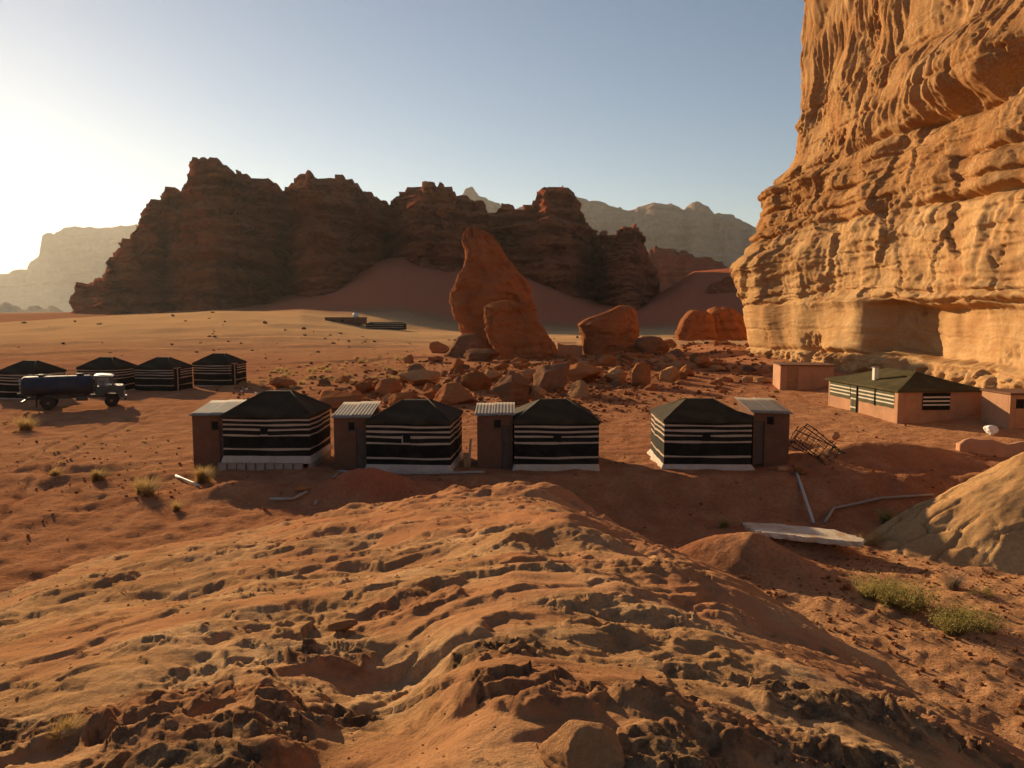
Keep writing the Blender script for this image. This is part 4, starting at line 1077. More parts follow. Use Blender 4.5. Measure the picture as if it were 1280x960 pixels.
# ------------------------------------------------------------------ water tanker truck
def make_truck():
    g = gnd(95, 511); gx, gy = g[0], g[1]
    t = thing('tanker_truck', 'old water tanker truck with a dark blue tank and grey cab', 'truck', (gx, gy, h1(gx, gy) + 0.0), R(24))
    # local: +x forward, y = -1 faces the camera; rear axle near x = -1.7, front axle at x = 2.55
    ch = MB(); ch.box(-3.3, 2.9, -0.45, -0.33, 0.72, 0.92); ch.box(-3.3, 2.9, 0.33, 0.45, 0.72, 0.92)
    for x in (-3.2, -1.0, 0.6, 2.0): ch.box(x, x + 0.1, -0.33, 0.33, 0.76, 0.88)
    ch.build('chassis', M['steel'], t)
    # elliptical tank with dished ends
    def ring(x, a, b, n=28): return [(x, a * math.cos(2 * math.pi * k / n), 1.72 + b * math.sin(2 * math.pi * k / n)) for k in range(n)]
    prof = [(-3.62, 0.35, 0.24), (-3.58, 0.70, 0.48), (-3.50, 0.98, 0.66), (-3.40, 1.10, 0.745), (-3.30, 1.13, 0.765), (1.05, 1.13, 0.765), (1.14, 1.10, 0.745), (1.22, 0.98, 0.66), (1.28, 0.6, 0.4)]
    n = 28; vs_ = [p for q in prof for p in ring(*q)]
    fs = [(i * n + k, i * n + (k + 1) % n, (i + 1) * n + (k + 1) % n, (i + 1) * n + k) for i in range(len(prof) - 1) for k in range(n)] + [tuple(range(n)), tuple((len(prof) - 1) * n + k for k in range(n))]
    tank = MB().add(vs_, fs).build('tank', M['bluetank'], t, True)
    for x in (-2.6, -1.2, 0.3):
        b = MB(); r0 = ring(x, 1.145, 0.78); r1 = ring(x + 0.07, 1.145, 0.78)
        b.add(r0 + r1, [(k, (k + 1) % n, n + (k + 1) % n, n + k) for k in range(n)]).build('tank_band', M['bluetank'], tank, True)
    for x in (-2.2, 0.4):
        h = MB().lathe([(0.26, 0), (0.26, 0.12), (0.22, 0.16), (0.05, 0.17)], 'Z', 18, (x, 0, 2.46)).build('hatch', M['bluetank'], tank, True)
    rl = MB()
    for y in (-0.55, 0.55): rl.tube([(-3.2, y, 2.46), (-3.2, y, 2.58), (0.9, y, 2.58), (0.9, y, 2.44)], 0.022, 6)
    for x in (-1.8, -0.4):
        for y in (-0.55, 0.55): rl.tube([(x, y, 2.40), (x, y, 2.58)], 0.018, 6)
    rl.build('catwalk_rail', M['steel'], tank, True)
    sd = MB()
    for x in (-2.7, -1.1, 0.5): sd.prism([(x, 0.92), (x + 0.16, 0.92), (x + 0.16, 1.2), (x, 1.2)], -0.62, 0.62)
    sd.build('tank_saddle', M['steel'], t)
    ld = MB()
    for y in (-0.22, 0.22): ld.tube([(-3.70, y, 0.85), (-3.70, y, 2.35), (-3.4, y, 2.6)], 0.022, 6)
    for i in range(5): ld.tube([(-3.70, -0.22, 1.0 + 0.3 * i), (-3.70, 0.22, 1.0 + 0.3 * i)], 0.016, 6)
    ld.build('ladder', M['steel'], t, True)
    MB().box(-3.55, -3.42, -1.0, 1.0, 0.50, 0.66).build('rear_bumper', M['steel'], t, False, 0.02)
    MB().lathe([(0.08, 0), (0.08, 0.25), (0.11, 0.26), (0.11, 0.32)], 'X', 12, (-3.95, 0.45, 1.1)).build('outlet_valve', M['steel'], t, True)
    for y in (-0.9, 0.9): MB().box(-2.52, -2.49, y - 0.3, y + 0.3, 0.2, 0.95).build('mud_flap', M['tyre'], t)
    # cab: squared body, short nose, raked screen
    body = MB(); side = [(1.45, 0.85), (2.05, 0.85), (2.13, 1.08), (2.34, 1.24), (2.75, 1.24), (2.98, 1.05), (3.05, 0.72), (3.42, 0.72), (3.44, 1.52), (3.36, 1.62), (2.72, 1.66), (1.45, 1.62)]
    body.prism(side, -0.95, 0.95)
    cab = body.build('cab', M['cabgrey'], t, False, 0.03)
    for y0, y1 in ((-0.95, -0.87), (0.87, 0.95)):
        MB().prism([(1.45, 1.621), (1.62, 1.635), (1.62, 2.27), (2.43, 2.27), (2.64, 1.66), (2.74, 1.664), (2.52, 2.36), (1.45, 2.36)], y0, y1).build('cab_pillar', M['cabgrey'], cab)
        ya, yb = (y1, -0.45) if y0 < 0 else (0.45, y0)
        MB().prism([(1.45, 1.621), (1.52, 1.626), (1.52, 2.36), (1.45, 2.36)], ya, yb).build('cab_back_panel', M['cabgrey'], cab)
    rf = MB().prism([(1.38, 2.362), (2.60, 2.362), (2.72, 2.33), (2.74, 2.37), (2.56, 2.46), (1.9, 2.52), (1.42, 2.48)], -1.0, 1.0).build('cab_roof', M['cabwhite'], t, False, 0.03)
    for y in (-0.91, 0.91): MB().prism([(1.625, 1.64), (2.615, 1.662), (2.425, 2.265), (1.625, 2.265)], y - 0.005, y + 0.005).build('side_window', M['glass'], t)
    MB().add([(2.68, -0.86, 1.67), (2.68, 0.86, 1.67), (2.47, 0.86, 2.35), (2.47, -0.86, 2.35)], [(0, 1, 2, 3)]).build('windscreen', M['glass'], t)
    st = MB(); st.box(1.75, 2.1, -0.75, -0.15, 1.5, 2.0); st.box(1.75, 2.1, 0.15, 0.75, 1.5, 2.0); st.build('seat', M['tyre'], cab)
    for s in (-1, 1):
        d = MB(); y = s * 0.955
        d.prism([(1.60, 0.95), (2.02, 0.95), (2.16, 1.16), (2.40, 1.29), (2.64, 1.29), (2.64, 1.63), (1.60, 1.60)], min(y, y + s * 0.015), max(y, y + s * 0.015))
        dd = d.build('door', M['cabgrey'], t)
        MB().box(1.68, 1.82, min(y + s * 0.017, y + s * 0.04), max(y + s * 0.017, y + s * 0.04), 1.45, 1.48).build('handle', M['steel'], dd)
        f = MB(); arc = [(2.55 + 0.56 * math.cos(a), 0.62 + 0.56 * math.sin(a)) for a in [math.pi * k / 12 for k in range(13)]]
        arc2 = [(2.55 + 0.63 * math.cos(a), 0.62 + 0.63 * math.sin(a)) for a in [math.pi * k / 12 for k in range(13)]][::-1]
        f.prism(arc + arc2, min(s * 0.80, s * 1.06), max(s * 0.80, s * 1.06)); f.build('fender', M['cabgrey'], t)
        MB().lathe([(0.11, 0), (0.13, 0.03), (0.10, 0.07)], 'X', 16, (3.42, s * 0.66, 1.05)).build('headlight', M['lens'], t, True)
        mr = MB(); mr.tube([(2.66, s * 0.95, 1.75), (2.9, s * 1.2, 1.85), (2.9, s * 1.2, 2.2)], 0.014, 6); mr.box(2.86, 2.9, s * 1.2 - 0.09, s * 1.2 + 0.09, 1.86, 2.18)
        mr.build('mirror', M['steel'], t)
    gr = MB()
    for k in range(6): gr.box(3.445, 3.465, -0.45, 0.45, 0.88 + 0.1 * k, 0.93 + 0.1 * k)
    gr.build('grille', M['steel'], t)
    MB().box(3.47, 3.60, -1.02, 1.02, 0.52, 0.74).build('front_bumper', M['cabgrey'], t, False, 0.02)
    MB().box(0.1, 0.9, -0.95, -0.5, 0.55, 0.88).build('fuel_tank', M['steel'], t, False, 0.04)
    # wheels
    def wheel(x, y, w, dual=False):
        wt = MB().lathe([(0.28, -w / 2), (0.44, -w / 2), (0.49, -w / 2 + 0.05), (0.49, w / 2 - 0.05), (0.44, w / 2), (0.28, w / 2)], 'Y', 26, (0, 0, 0)).build('wheel', M['tyre'], t, True)
        wt.location = (x, y, 0.47); wt.modifiers.new('e', 'EDGE_SPLIT').split_angle = R(35)
        s = -1 if y < 0 else 1
        MB().lathe([(0.285, s * (w / 2 - 0.05)), (0.26, s * (w / 2 - 0.08)), (0.12, s * (w / 2 - 0.04)), (0.10, s * (w / 2 + 0.02)), (0.02, s * (w / 2 + 0.03))], 'Y', 20).build('rim', M['rim'], wt, True)
    for y in (-0.9, 0.9): wheel(2.55, y, 0.26)
    for y in (-0.82, 0.82): wheel(-1.75, y, 0.52)
    for x in (2.55, -1.75): MB().tube([(x, -0.7, 0.47), (x, 0.7, 0.47)], 0.09, 10).build('axle', M['steel'], t, True)
    t.scale = (0.93,) * 3
    return t
make_truck()

# ------------------------------------------------------------------ rocks
def rock_variant(seed, sub, cuts=9, flat=0.7, rough=0.10, noise_s=1.6):
    import bmesh
    bm = bmesh.new(); bmesh.ops.create_icosphere(bm, subdivisions=sub, radius=1.0)
    V = np.array([v.co[:] for v in bm.verts]); F = np.array([[v.index for v in f.verts] for f in bm.faces]); bm.free()
    rg = np.random.default_rng(seed)
    k = np.ones(len(V))
    for i in range(cuts):
        n = rg.normal(size=3); n /= np.linalg.norm(n)
        d = rg.uniform(0.50, 0.88); c = V @ n
        k = np.minimum(k, np.where(c > 0.02, d / np.maximum(c, 0.02), 9))
    V = V * k[:, None]
    s = noise_s; o = seed * 3.7
    dn = rough * (fbm(V[:, 0] * s + o, V[:, 1] * s, V[:, 2] * s + 0.01, 4, 0.55))
    dn = dn + 0.35 * rough * np.tanh(3 * pn(V[:, 0] * 1.2, V[:, 1] * 1.2 + o, V[:, 2] * 7.0))
    V = V * (1 + dn)[:, None]
    V *= np.array([1.0, rg.uniform(0.75, 1.0), flat * rg.uniform(0.85, 1.2)])
    return V, F
def norm_rock(V):
    """unit width, base at z = 0"""
    V = V - (V.max(0) + V.min(0)) / 2
    V = V / (V[:, 0].max() - V[:, 0].min())
    V[:, 2] -= V[:, 2].min(); return V
ROCKM = rock_mat('boulder_rock', (0.27, 0.10, 0.042), (0.37, 0.15, 0.063), (0.46, 0.215, 0.10), 1.3, 0.25, None, 0.7, 0.35, 0.06)
ROCKP = rock_mat('pale_boulder_rock', (0.36, 0.18, 0.082), (0.45, 0.24, 0.115), (0.53, 0.31, 0.16), 1.3, 0.25, None, 0.7, 0.15, 0.06)
ROCKD = rock_mat('dark_boulder_rock', (0.17, 0.085, 0.05), (0.23, 0.12, 0.07), (0.31, 0.175, 0.105), 1.3, 0.25, None, 0.8, 0.2, 0.06)
BIGV = []
for i in range(10):
    V, F = rock_variant(100 + i, 5 if i < 4 else 4, 18, 0.78, 0.09)
    BIGV.append((norm_rock(V), F))
SMV = []
for i in range(10):
    V, F = rock_variant(200 + i, 3, 15, 0.75, 0.06)
    SMV.append((norm_rock(V), F))
_rc = {}
def rock_obj(name, mat, kind, idx, x, y, w, h, rz, sink=0.22, dy=1.0, tilt=0.0):
    """a boulder w metres wide and h metres proud of the ground"""
    key = (kind, idx, mat.name)
    Vn, F = (BIGV if kind == 'big' else SMV)[idx]
    if key not in _rc:
        me = np_mesh('boulder', Vn, F, kind == 'big'); me.materials.append(mat); _rc[key] = me
    o = bpy.data.objects.new(name, _rc[key]); COL.objects.link(o)
    hh = Vn[:, 2].max()
    sz = h * (1 + sink) / hh
    o.location = (x, y, h1(x, y) - h * sink); o.rotation_euler = (tilt, tilt * 0.6, rz); o.scale = (w, w * dy, sz)
    return o
# tall spire and the blocks beside it: lofted bodies with real depth
def loft_rock(name, mat, label, secs, yc, seed, nz=120, na=140, amp=0.9, depth=0.8, rz_shear=0.0, bed=0.5):
    """secs: photo rows (py, px_left, px_right); world size taken at the distance yc"""
    rows = [(at(0, py, yc)[2], at(pl, py, yc)[0], at(pr, py, yc)[0]) for py, pl, pr in secs][::-1]
    zs = np.array([r[0] for r in rows]); xl = np.array([r[1] for r in rows]); xr = np.array([r[2] for r in rows])
    z = np.linspace(zs[0], zs[-1], nz)
    L_ = np.interp(z, zs, xl); R_ = np.interp(z, zs, xr)
    cx = (L_ + R_) / 2; hw = (R_ - L_) / 2
    wmax = hw.max()
    hd = depth * np.minimum(hw * 0.55 + 0.45 * wmax * 0.8, np.interp(z, [zs[0], zs[-1] - 0.12 * (zs[-1] - zs[0]), zs[-1]], [wmax, wmax * 0.9, wmax * 0.25]))
    a = np.linspace(0, 2 * np.pi, na, endpoint=False)
    A, Zg = np.meshgrid(a, z, indexing='ij')
    ca, sa = np.cos(A), np.sin(A)
    e = 0.75
    sx = np.sign(ca) * np.abs(ca) ** e; sy = np.sign(sa) * np.abs(sa) ** e
    X = cx[None, :] + hw[None, :] * sx; Y = hd[None, :] * sy
    q = amp
    ux, uy = X * 0.5, Y * 0.5
    dn = q * (0.9 * fbm(ux / 1.6 + seed, uy / 1.6, Zg / 3.5, 3) + 0.30 * fbm(ux * 1.3 + seed, uy * 1.3, Zg / 1.2, 3, 0.6)) + q * bed * 0.4 * np.tanh(3 * pn(ux * 0.3, uy * 0.3 + seed, Zg / 0.9)) + 0.06 * fbm(X * 2, Y * 2, Zg * 2, 2)
    fw_ = 0.3 * fbm(ux + seed, Zg / 3, 1.5, 2)
    kx = 2 * np.pi * wmax / (2 * np.pi)
    wrap_ = np.minimum(A, 2 * np.pi - A) * wmax
    dn = dn + q * (0.9 * facets(wrap_ / 3.4 + fw_, Zg / 3.6, int(seed), 1.3) + 0.4 * facets(wrap_ / 1.4, Zg / 1.2 + fw_, int(seed) + 5, 1.4))
    X = X + dn * sx * 0.6; Y = Y + dn * sy
    top = np.stack([cx[-1] + 0 * a, 0 * a, zs[-1] + 0 * a], -1)
    V = np.concatenate([np.stack([X, Y + 0.0, Zg + 0.25 * q * fbm(ux, uy, Zg / 4 + 7.0, 2)], -1).reshape(-1, 3), [[cx[-1], 0, zs[-1] + 0.05]]])
    F = grid_faces(na, nz, True)
    cap = np.array([[i * nz + nz - 1, ((i + 1) % na) * nz + nz - 1, na * nz, na * nz] for i in range(na)])
    ox, oz = float(cx[0]), float(zs[0])
    V = V - np.array([ox, 0, oz])
    me = np_mesh(name, V, F, True)
    # cap as triangles
    import bmesh
    bm = bmesh.new(); bm.from_mesh(me); bm.verts.ensure_lookup_table()
    for i in range(na): bm.faces.new((bm.verts[i * nz + nz - 1], bm.verts[((i + 1) % na) * nz + nz - 1], bm.verts[na * nz])).smooth = True
    bmesh.ops.recalc_face_normals(bm, faces=bm.faces); bm.to_mesh(me); bm.free()
    o = link(name, me, mat); o.location = (ox, yc, oz)
    return tag(o, label, 'rock')
SPIRE = rock_mat('spire_rock', (0.24, 0.085, 0.036), (0.33, 0.125, 0.053), (0.41, 0.175, 0.08), 0.5, 0.4, ((0.20, 0.085, 0.045), 0.3, 0.52, 0.6), 0.8, 0, 0.15)
loft_rock('rock_spire', SPIRE, 'tall leaning red rock spire rising above the boulder field',
          [(284, 589, 597), (288, 582, 604), (295, 579, 612), (306, 580, 621), (318, 583, 631), (330, 581, 640), (342, 573, 649), (355, 566, 659), (368, 562, 663), (380, 563, 665), (392, 568, 668), (405, 573, 674), (420, 578, 684), (436, 584, 694), (450, 590, 704)], 122, 3.1, amp=0.85, depth=0.55, bed=0.3)
loft_rock('rock_block', SPIRE, 'pointed red rock block leaning in front of the tall spire',
          [(376, 634, 646), (379, 614, 652), (384, 604, 657), (394, 605, 664), (406, 607, 674), (418, 612, 684), (430, 616, 692), (442, 621, 699), (456, 626, 706)], 108, 9.4, 120, 150, amp=0.8, depth=0.7)
loft_rock('rock_block', SPIRE, 'big rock block with a slanted pale top behind the rubble',
          [(382, 776, 784), (386, 768, 792), (392, 752, 794), (399, 732, 795), (405, 723, 795), (411, 724, 796), (420, 727, 796), (430, 729, 797), (442, 728, 800)], 116, 15.2, 110, 140, amp=0.5, depth=0.8)
loft_rock('rock_block', SPIRE, 'rounded rock block at the top of the scree beside the cliff',
          [(384, 896, 908), (387, 887, 918), (392, 882, 924), (399, 880, 928), (408, 876, 932), (425, 872, 934)], 128, 21.7, 90, 130, amp=0.6, depth=0.9)
loft_rock('rock_block', SPIRE, 'lower rock block leaning on the rounded block of the scree',
          [(388, 866, 880), (393, 858, 890), (401, 851, 893), (410, 848, 894), (425, 845, 896)], 124, 27.3, 80, 120, amp=0.5, depth=0.9)
loft_rock('rock_block', ROCKD, 'dark broken rock leaning against the foot of the spire',
          [(417, 580, 592), (421, 572, 600), (428, 565, 606), (436, 561, 610), (446, 556, 614)], 116, 33.3, 60, 100, amp=0.6, depth=0.9)

# hand-placed large boulders of the field: photo base row, centre, width, height in pixels
BL = [(638, 506, 50, 42, 'd', 0), (594, 491, 42, 22, 'r', 1), (570, 507, 54, 26, 'r', 2), (690, 491, 44, 35, 'd', 3), (730, 478, 52, 22, 'r', 0), (804, 484, 32, 30, 'r', 1), (725, 499, 28, 22, 'p', 2),
      (839, 478, 24, 20, 'p', 3), (522, 484, 46, 20, 'p', 0), (483, 497, 34, 22, 'r', 1), (520, 466, 24, 11, 'd', 2), (425, 513, 60, 23, 'r', 3), (770, 480, 28, 20, 'p', 0), (817, 442, 44, 22, 'd', 1),
      (546, 440, 34, 15, 'r', 3), (600, 453, 46, 16, 'd', 0), (350, 486, 36, 13, 'r', 1), (700, 470, 30, 16, 'r', 2), (660, 474, 26, 14, 'p', 3), (455, 492, 26, 14, 'r', 0), (880, 447, 26, 14, 'r', 1),
      (905, 437, 30, 12, 'p', 2), (615, 478, 30, 16, 'p', 1), (760, 455, 28, 14, 'r', 2), (540, 500, 26, 16, 'r', 0), (500, 508, 30, 18, 'r', 3), (670, 504, 30, 20, 'p', 1), (745, 470, 20, 14, 'p', 2), (860, 470, 22, 14, 'r', 3)]
rr = random.Random(3)
BLAB = {0: 'large dark boulder standing right behind the narrow hut', 1: 'broad red boulder beyond the dark one behind the narrow hut', 2: 'wide red boulder right behind the tent with the rolled window edge',
        3: 'tall dark boulder right behind the tent beside the narrow hut', 8: 'flat pale boulder behind the hut with the closed dark door', 11: 'widest red boulder, low behind the first tent and hut',
        13: 'dark boulder at the foot of the slanted-top block', 14: 'low red boulder beside the dark broken rock at the spire foot', 15: 'flat dark boulder at the foot of the pointed block',
        16: 'low red boulder lying apart between near and far tents', 20: 'red boulder on the scree in front of the two scree blocks', 21: 'pale boulder on the scree below the rounded block',
        23: 'red boulder in front of the slanted-top block'}
occupied = []
for i, (px, py, w, h, kd, v) in enumerate(BL):
    y0 = gnd(px, py, 0.6)
    z = h1(y0[0], y0[1]); g = gnd(px, py, z); W = w / FPX * g[1]; Hh = h / FPX * g[1]
    mat = {'d': ROCKD, 'r': ROCKM, 'p': ROCKP}[kd]
    col_ = {'d': 'dark', 'r': 'red', 'p': 'pale'}[kd]
    o = rock_obj('boulder', mat, 'big', v + 4 * (i % 2) if v + 4 * (i % 2) < 10 else v, g[0], g[1] + W * 0.35, W * 1.06, Hh, rr.uniform(0, 6.3) if i % 3 else rr.uniform(-.3, .3), 0.25, 0.95)
    tag(o, 'large %s boulder lying among the rubble below the rock spire' % col_, 'boulder', 'large %s boulders in the rubble field' % col_)
    if i in BLAB: o['label'] = BLAB[i]
    occupied.append((g[0], g[1] + W * 0.35, W * 0.6))
def field_density(px, py):
    d = max(math.exp(-((px - 680) / 150) ** 2 - ((py - 478) / 24) ** 2), 0.9 * math.exp(-((px - 780) / 130) ** 2 - ((py - 455) / 14) ** 2), 0.55 * math.exp(-((px - 480) / 90) ** 2 - ((py - 490) / 18) ** 2),
            0.7 * math.exp(-((px - 880) / 70) ** 2 - ((py - 446) / 18) ** 2), 0.5 * math.exp(-((px - 940) / 40) ** 2 - ((py - 462) / 16) ** 2), 0.35 * math.exp(-((px - 360) / 60) ** 2 - ((py - 490) / 10) ** 2))
    return d
n_b = 0
while n_b < 280:
    px, py = rr.uniform(300, 960), rr.uniform(420, 516)
    if rr.random() > field_density(px, py): continue
    if py > 500 and 690 < px < 1000: continue
    g = gnd(px, py, 0.8); z = h1(g[0], g[1]); g = gnd(px, py, z)
    wpx = 6.5 + 17 * rr.random() ** 2.6
    W = wpx / FPX * g[1]
    if any((g[0] - a) ** 2 + (g[1] - b) ** 2 < (c + W * 0.25) ** 2 for a, b, c in occupied): continue
    if 33 < g[1] < 41 and -15 < g[0] < 14: continue
    kd = rr.choice('rrrrppd'); mat = {'d': ROCKD, 'r': ROCKM, 'p': ROCKP}[kd]
    col_ = {'d': 'dark', 'r': 'red', 'p': 'pale'}[kd]
    o = rock_obj('boulder', mat, 'small', rr.randrange(10), g[0], g[1], W, W * rr.uniform(0.28, 0.62), rr.uniform(0, 6.3), rr.uniform(0.3, 0.7), rr.uniform(0.7, 1.1))
    tag(o, 'small %s boulder scattered in the rubble between camp and spire' % col_, 'boulder', 'small %s boulders of the rubble field' % col_)
    occupied.append((g[0], g[1], W * 0.4)); n_b += 1

def scatter_mesh(name, mat, items, seed, sub=1, cuts=6):
    """many little stones in one mesh; items: x, y, size"""
    var = []
    for i in range(8):
        V, F = rock_variant(300 + seed * 10 + i, sub, cuts, 0.65, 0.06); var.append((norm_rock(V), F))
    it = np.array(items); rg = np.random.default_rng(seed)
    zz = H(it[:, 0], it[:, 1])
    Vs, Fs = [], []; n = 0
    for i, (x, y, s) in enumerate(it):
        V, F = var[i % 8]; a = rg.uniform(0, 6.3); c, q = math.cos(a), math.sin(a)
        P = V * np.array([s, s * rg.uniform(0.6, 1.1), s * rg.uniform(0.5, 1.1)])
        P = np.stack([P[:, 0] * c - P[:, 1] * q + x, P[:, 0] * q + P[:, 1] * c + y, P[:, 2] + zz[i] - 0.12 * s], -1)
        Vs.append(P); Fs.append(F + n); n += len(V)
    o = link(name, np_mesh(name, np.concatenate(Vs), np.concatenate(Fs), False), mat); o['kind'] = 'stuff'
    return o
its = []
while len(its) < 3400:
    px, py = rr.uniform(260, 980), rr.uniform(418, 520)
    if rr.random() > field_density(px, py) + 0.06: continue
    g = gnd(px, py, 0.7)
    if 32 < g[1] < 41 and -15 < g[0] < 14: continue
    its.append((g[0], g[1], (1.5 + 6.5 * rr.random() ** 2.6) / FPX * g[1]))
st = scatter_mesh('rubble', ROCKM, its, 1, 2, 7); st['label'] = 'loose reddish rubble covering the boulder field'
its = []
while len(its) < 500:
    px, py = rr.uniform(430, 960), rr.uniform(418, 512)
    if rr.random() > field_density(px, py): continue
    g = gnd(px, py, 0.7)
    if 32 < g[1] < 41 and -15 < g[0] < 14: continue
    its.append((g[0], g[1], (2 + 4.5 * rr.random() ** 2) / FPX * g[1]))
st = scatter_mesh('rubble', ROCKP, its, 4, 2, 7); st['label'] = 'pale loose rubble in the boulder field'
its = []
while len(its) < 8000:
    k = rr.random()
    if k < 0.62:
        x, y = rr.uniform(4, 16), rr.uniform(9, 27)
        if gauss(x, y, 7.1, 23.4, 2.6, 1.6) > 0.45 or x < np.interp(y, XR_Y, XR_X) + 0.2: continue
    elif k < 0.74: x, y = rr.uniform(-34, -13), rr.uniform(22, 44)
    else: x, y = rr.uniform(-14, 24), rr.uniform(29, 66)
    its.append((x, y, 0.02 + 0.13 * rr.random() ** 4 + (0.02 if y > 28 else 0)))
st = scatter_mesh('gravel', ROCKM, its, 2, 1, 6); st['label'] = 'loose gravel strewn over the red sand'

def out_hit(px, py):
    """first outcrop point met by the sight line through a photo pixel"""
    dx, dy, dz = _ox, _oy, _oz - CAM_Z
    f = dy * CT - dz * ST; v = dy * ST + dz * CT
    m = f > 0.5
    qx = np.where(m, CXP + FPX * dx / np.where(m, f, 1), -9e3); qy = np.where(m, CYP - FPX * v / np.where(m, f, 1), -9e3)
    near = np.where((np.abs(qx - px) < 5) & (np.abs(qy - py) < 5))[0]
    k = near[np.argmin(_oy[near])]
    return float(_ox[k]), float(_oy[k]), float(_oz[k])
def stone_on_outcrop(px, py, wpx, hpx, mat, label, idx, rz, sink=0.3):
    x, y, z = out_hit(px, py); W = wpx / FPX * y; Hh = hpx / FPX * y
    Vn, F = BIGV[idx]
    me = np_mesh('stone', Vn, F, True); me.materials.append(mat)
    o = bpy.data.objects.new('stone', me); COL.objects.link(o)
    o.location = (x, y + W * 0.3, z - sink * Hh); o.scale = (W, W * 0.9, (1 + sink) * Hh / Vn[:, 2].max()); o.rotation_euler = (0, 0, rz)
    return tag(o, label, 'stone')
stone_on_outcrop(430, 790, 40, 13, ROCKP, 'flat pale loose stone lying in a sandy hollow of the outcrop', 1, 0.3)
stone_on_outcrop(731, 921, 18, 18, ROCKM, 'small reddish cube-like stone perched on the outcrop', 6, 0.4)
stone_on_outcrop(725, 958, 118, 38, ROCKP, 'smooth domed stone beside the dark crust of the outcrop', 2, 1.2, 0.5)

def grit():
    rg = np.random.default_rng(77)
    m = np.where((_oy > 2.5) & (_oy < 24) & (np.abs(_ox) < _oy * 0.75) & (_oz > 0.2))[0]
    w = _oy[m] ** 1.2; k = rg.choice(m, 2600, replace=False, p=w / w.sum())
    keep = fbm(_ox[k] / 1.2, _oy[k] / 1.0, 33.0, 2) > -0.05
    k = k[keep]
    var = []
    for i in range(6):
        V, F = rock_variant(700 + i, 1, 7, 0.65, 0.06); var.append((norm_rock(V), F))
    Vs, Fs, n = [], [], 0
    for i, q in enumerate(k):
        V, F = var[i % 6]; a = rg.uniform(0, 6.3); c, s_ = math.cos(a), math.sin(a)
        z_ = 0.010 + 0.045 * rg.random() ** 3 + 0.0012 * _oy[q]
        P = V * np.array([z_, z_ * rg.uniform(0.6, 1), z_ * rg.uniform(0.5, 0.9)])
        Vs.append(np.stack([P[:, 0] * c - P[:, 1] * s_ + _ox[q], P[:, 0] * s_ + P[:, 1] * c + _oy[q], P[:, 2] + _oz[q] - 0.2 * z_], -1)); Fs.append(F + n); n += len(V)
    o = link('gravel', np_mesh('gravel', np.concatenate(Vs), np.concatenate(Fs), False), ROCKP); o['kind'] = 'stuff'; o['label'] = 'loose grit lying on the sandstone outcrop'
grit()
# ------------------------------------------------------------------ plants
def plant_mat(name, c0, c1):
    m, nt, b = new_mat(name)
    b.inputs['Roughness'].default_value = 0.8
    n = noise_n(nt, coords(nt), 9.0, 3, 0.6)
    c = ramp(nt, n, [(0.35, c0), (0.65, c1)]).outputs[0]
    nt.links.new(c, b.inputs['Base Color'])
    tr = nt.nodes.new('ShaderNodeBsdfTranslucent'); nt.links.new(c, tr.inputs['Color'])
    mx = nt.nodes.new('ShaderNodeMixShader'); mx.inputs[0].default_value = 0.35
    nt.links.new(b.outputs[0], mx.inputs[1]); nt.links.new(tr.outputs[0], mx.inputs[2])
    nt.links.new(mx.outputs[0], nt.nodes['Material Output'].inputs['Surface'])
    return m
P_GREEN = plant_mat('green_scrub', (0.26, 0.215, 0.06), (0.42, 0.335, 0.11))
P_DRY = plant_mat('dry_grass', (0.40, 0.26, 0.09), (0.58, 0.40, 0.16))
P_GREY = plant_mat('grey_dead_twigs', (0.20, 0.145, 0.095), (0.32, 0.235, 0.16))
P_DARK = plant_mat('dark_scrub', (0.10, 0.06, 0.03), (0.18, 0.105, 0.05))
def shrub_mesh(name, seed, n, w, h, blade=0.006, spread=0.9, segs=2, leaf=0, lumps=1):
    rg = np.random.default_rng(seed)
    vs_, fs = [], []
    cen = [(0.0, 0.0)] if lumps == 1 else [(rg.uniform(-0.32, 0.32) * w, rg.uniform(-0.25, 0.25) * w) for _ in range(lumps)]
    for i in range(n):
        cx, cy = cen[i % lumps]
        a = rg.uniform(0, 2 * np.pi); tl = spread * rg.uniform(0.05, 1.0) ** 0.7
        r0 = rg.uniform(0, 0.22) * w * (1 if lumps == 1 else 0.5)
        bx, by = cx + r0 * math.cos(a * 1.7), cy + r0 * math.sin(a * 1.7)
        L = h * rg.uniform(0.55, 1.1)
        p = np.array([bx, by, -0.02]); d = np.array([math.cos(a) * tl, math.sin(a) * tl, 1.0]); d /= np.linalg.norm(d)
        side = np.array([-math.sin(a + 0.6), math.cos(a + 0.6), 0.15])
        bw = blade * rg.uniform(0.6, 1.4)
        st_ = L / segs; k0 = len(vs_)
        vs_ += [tuple(p - side * bw), tuple(p + side * bw)]
        for s in range(segs):
            d2 = d + np.array([math.cos(a) * 0.25, math.sin(a) * 0.25, -0.15]) * s + rg.normal(size=3) * 0.13
            d2 /= np.linalg.norm(d2); p = p + d2 * st_
            q = bw * (1 - 0.75 * (s + 1) / segs)
            vs_ += [tuple(p - side * q), tuple(p + side * q)]
            fs.append((k0 + 2 * s, k0 + 2 * s + 1, k0 + 2 * s + 3, k0 + 2 * s + 2))
            for _ in range(leaf):
                c = p - d2 * st_ * rg.uniform(0, 1); t_ = rg.normal(size=3); t_ /= np.linalg.norm(t_); u_ = np.cross(t_, rg.normal(size=3)); u_ /= np.linalg.norm(u_)
                l_ = blade * rg.uniform(2.5, 5.5); k1 = len(vs_)
                vs_ += [tuple(c), tuple(c + t_ * l_ + u_ * l_ * 0.3), tuple(c + t_ * l_ * 2), tuple(c + t_ * l_ - u_ * l_ * 0.3)]; fs.append((k1, k1 + 1, k1 + 2, k1 + 3))
    me = bpy.data.meshes.new(name); me.from_pydata(vs_, [], fs); me.update(); return me
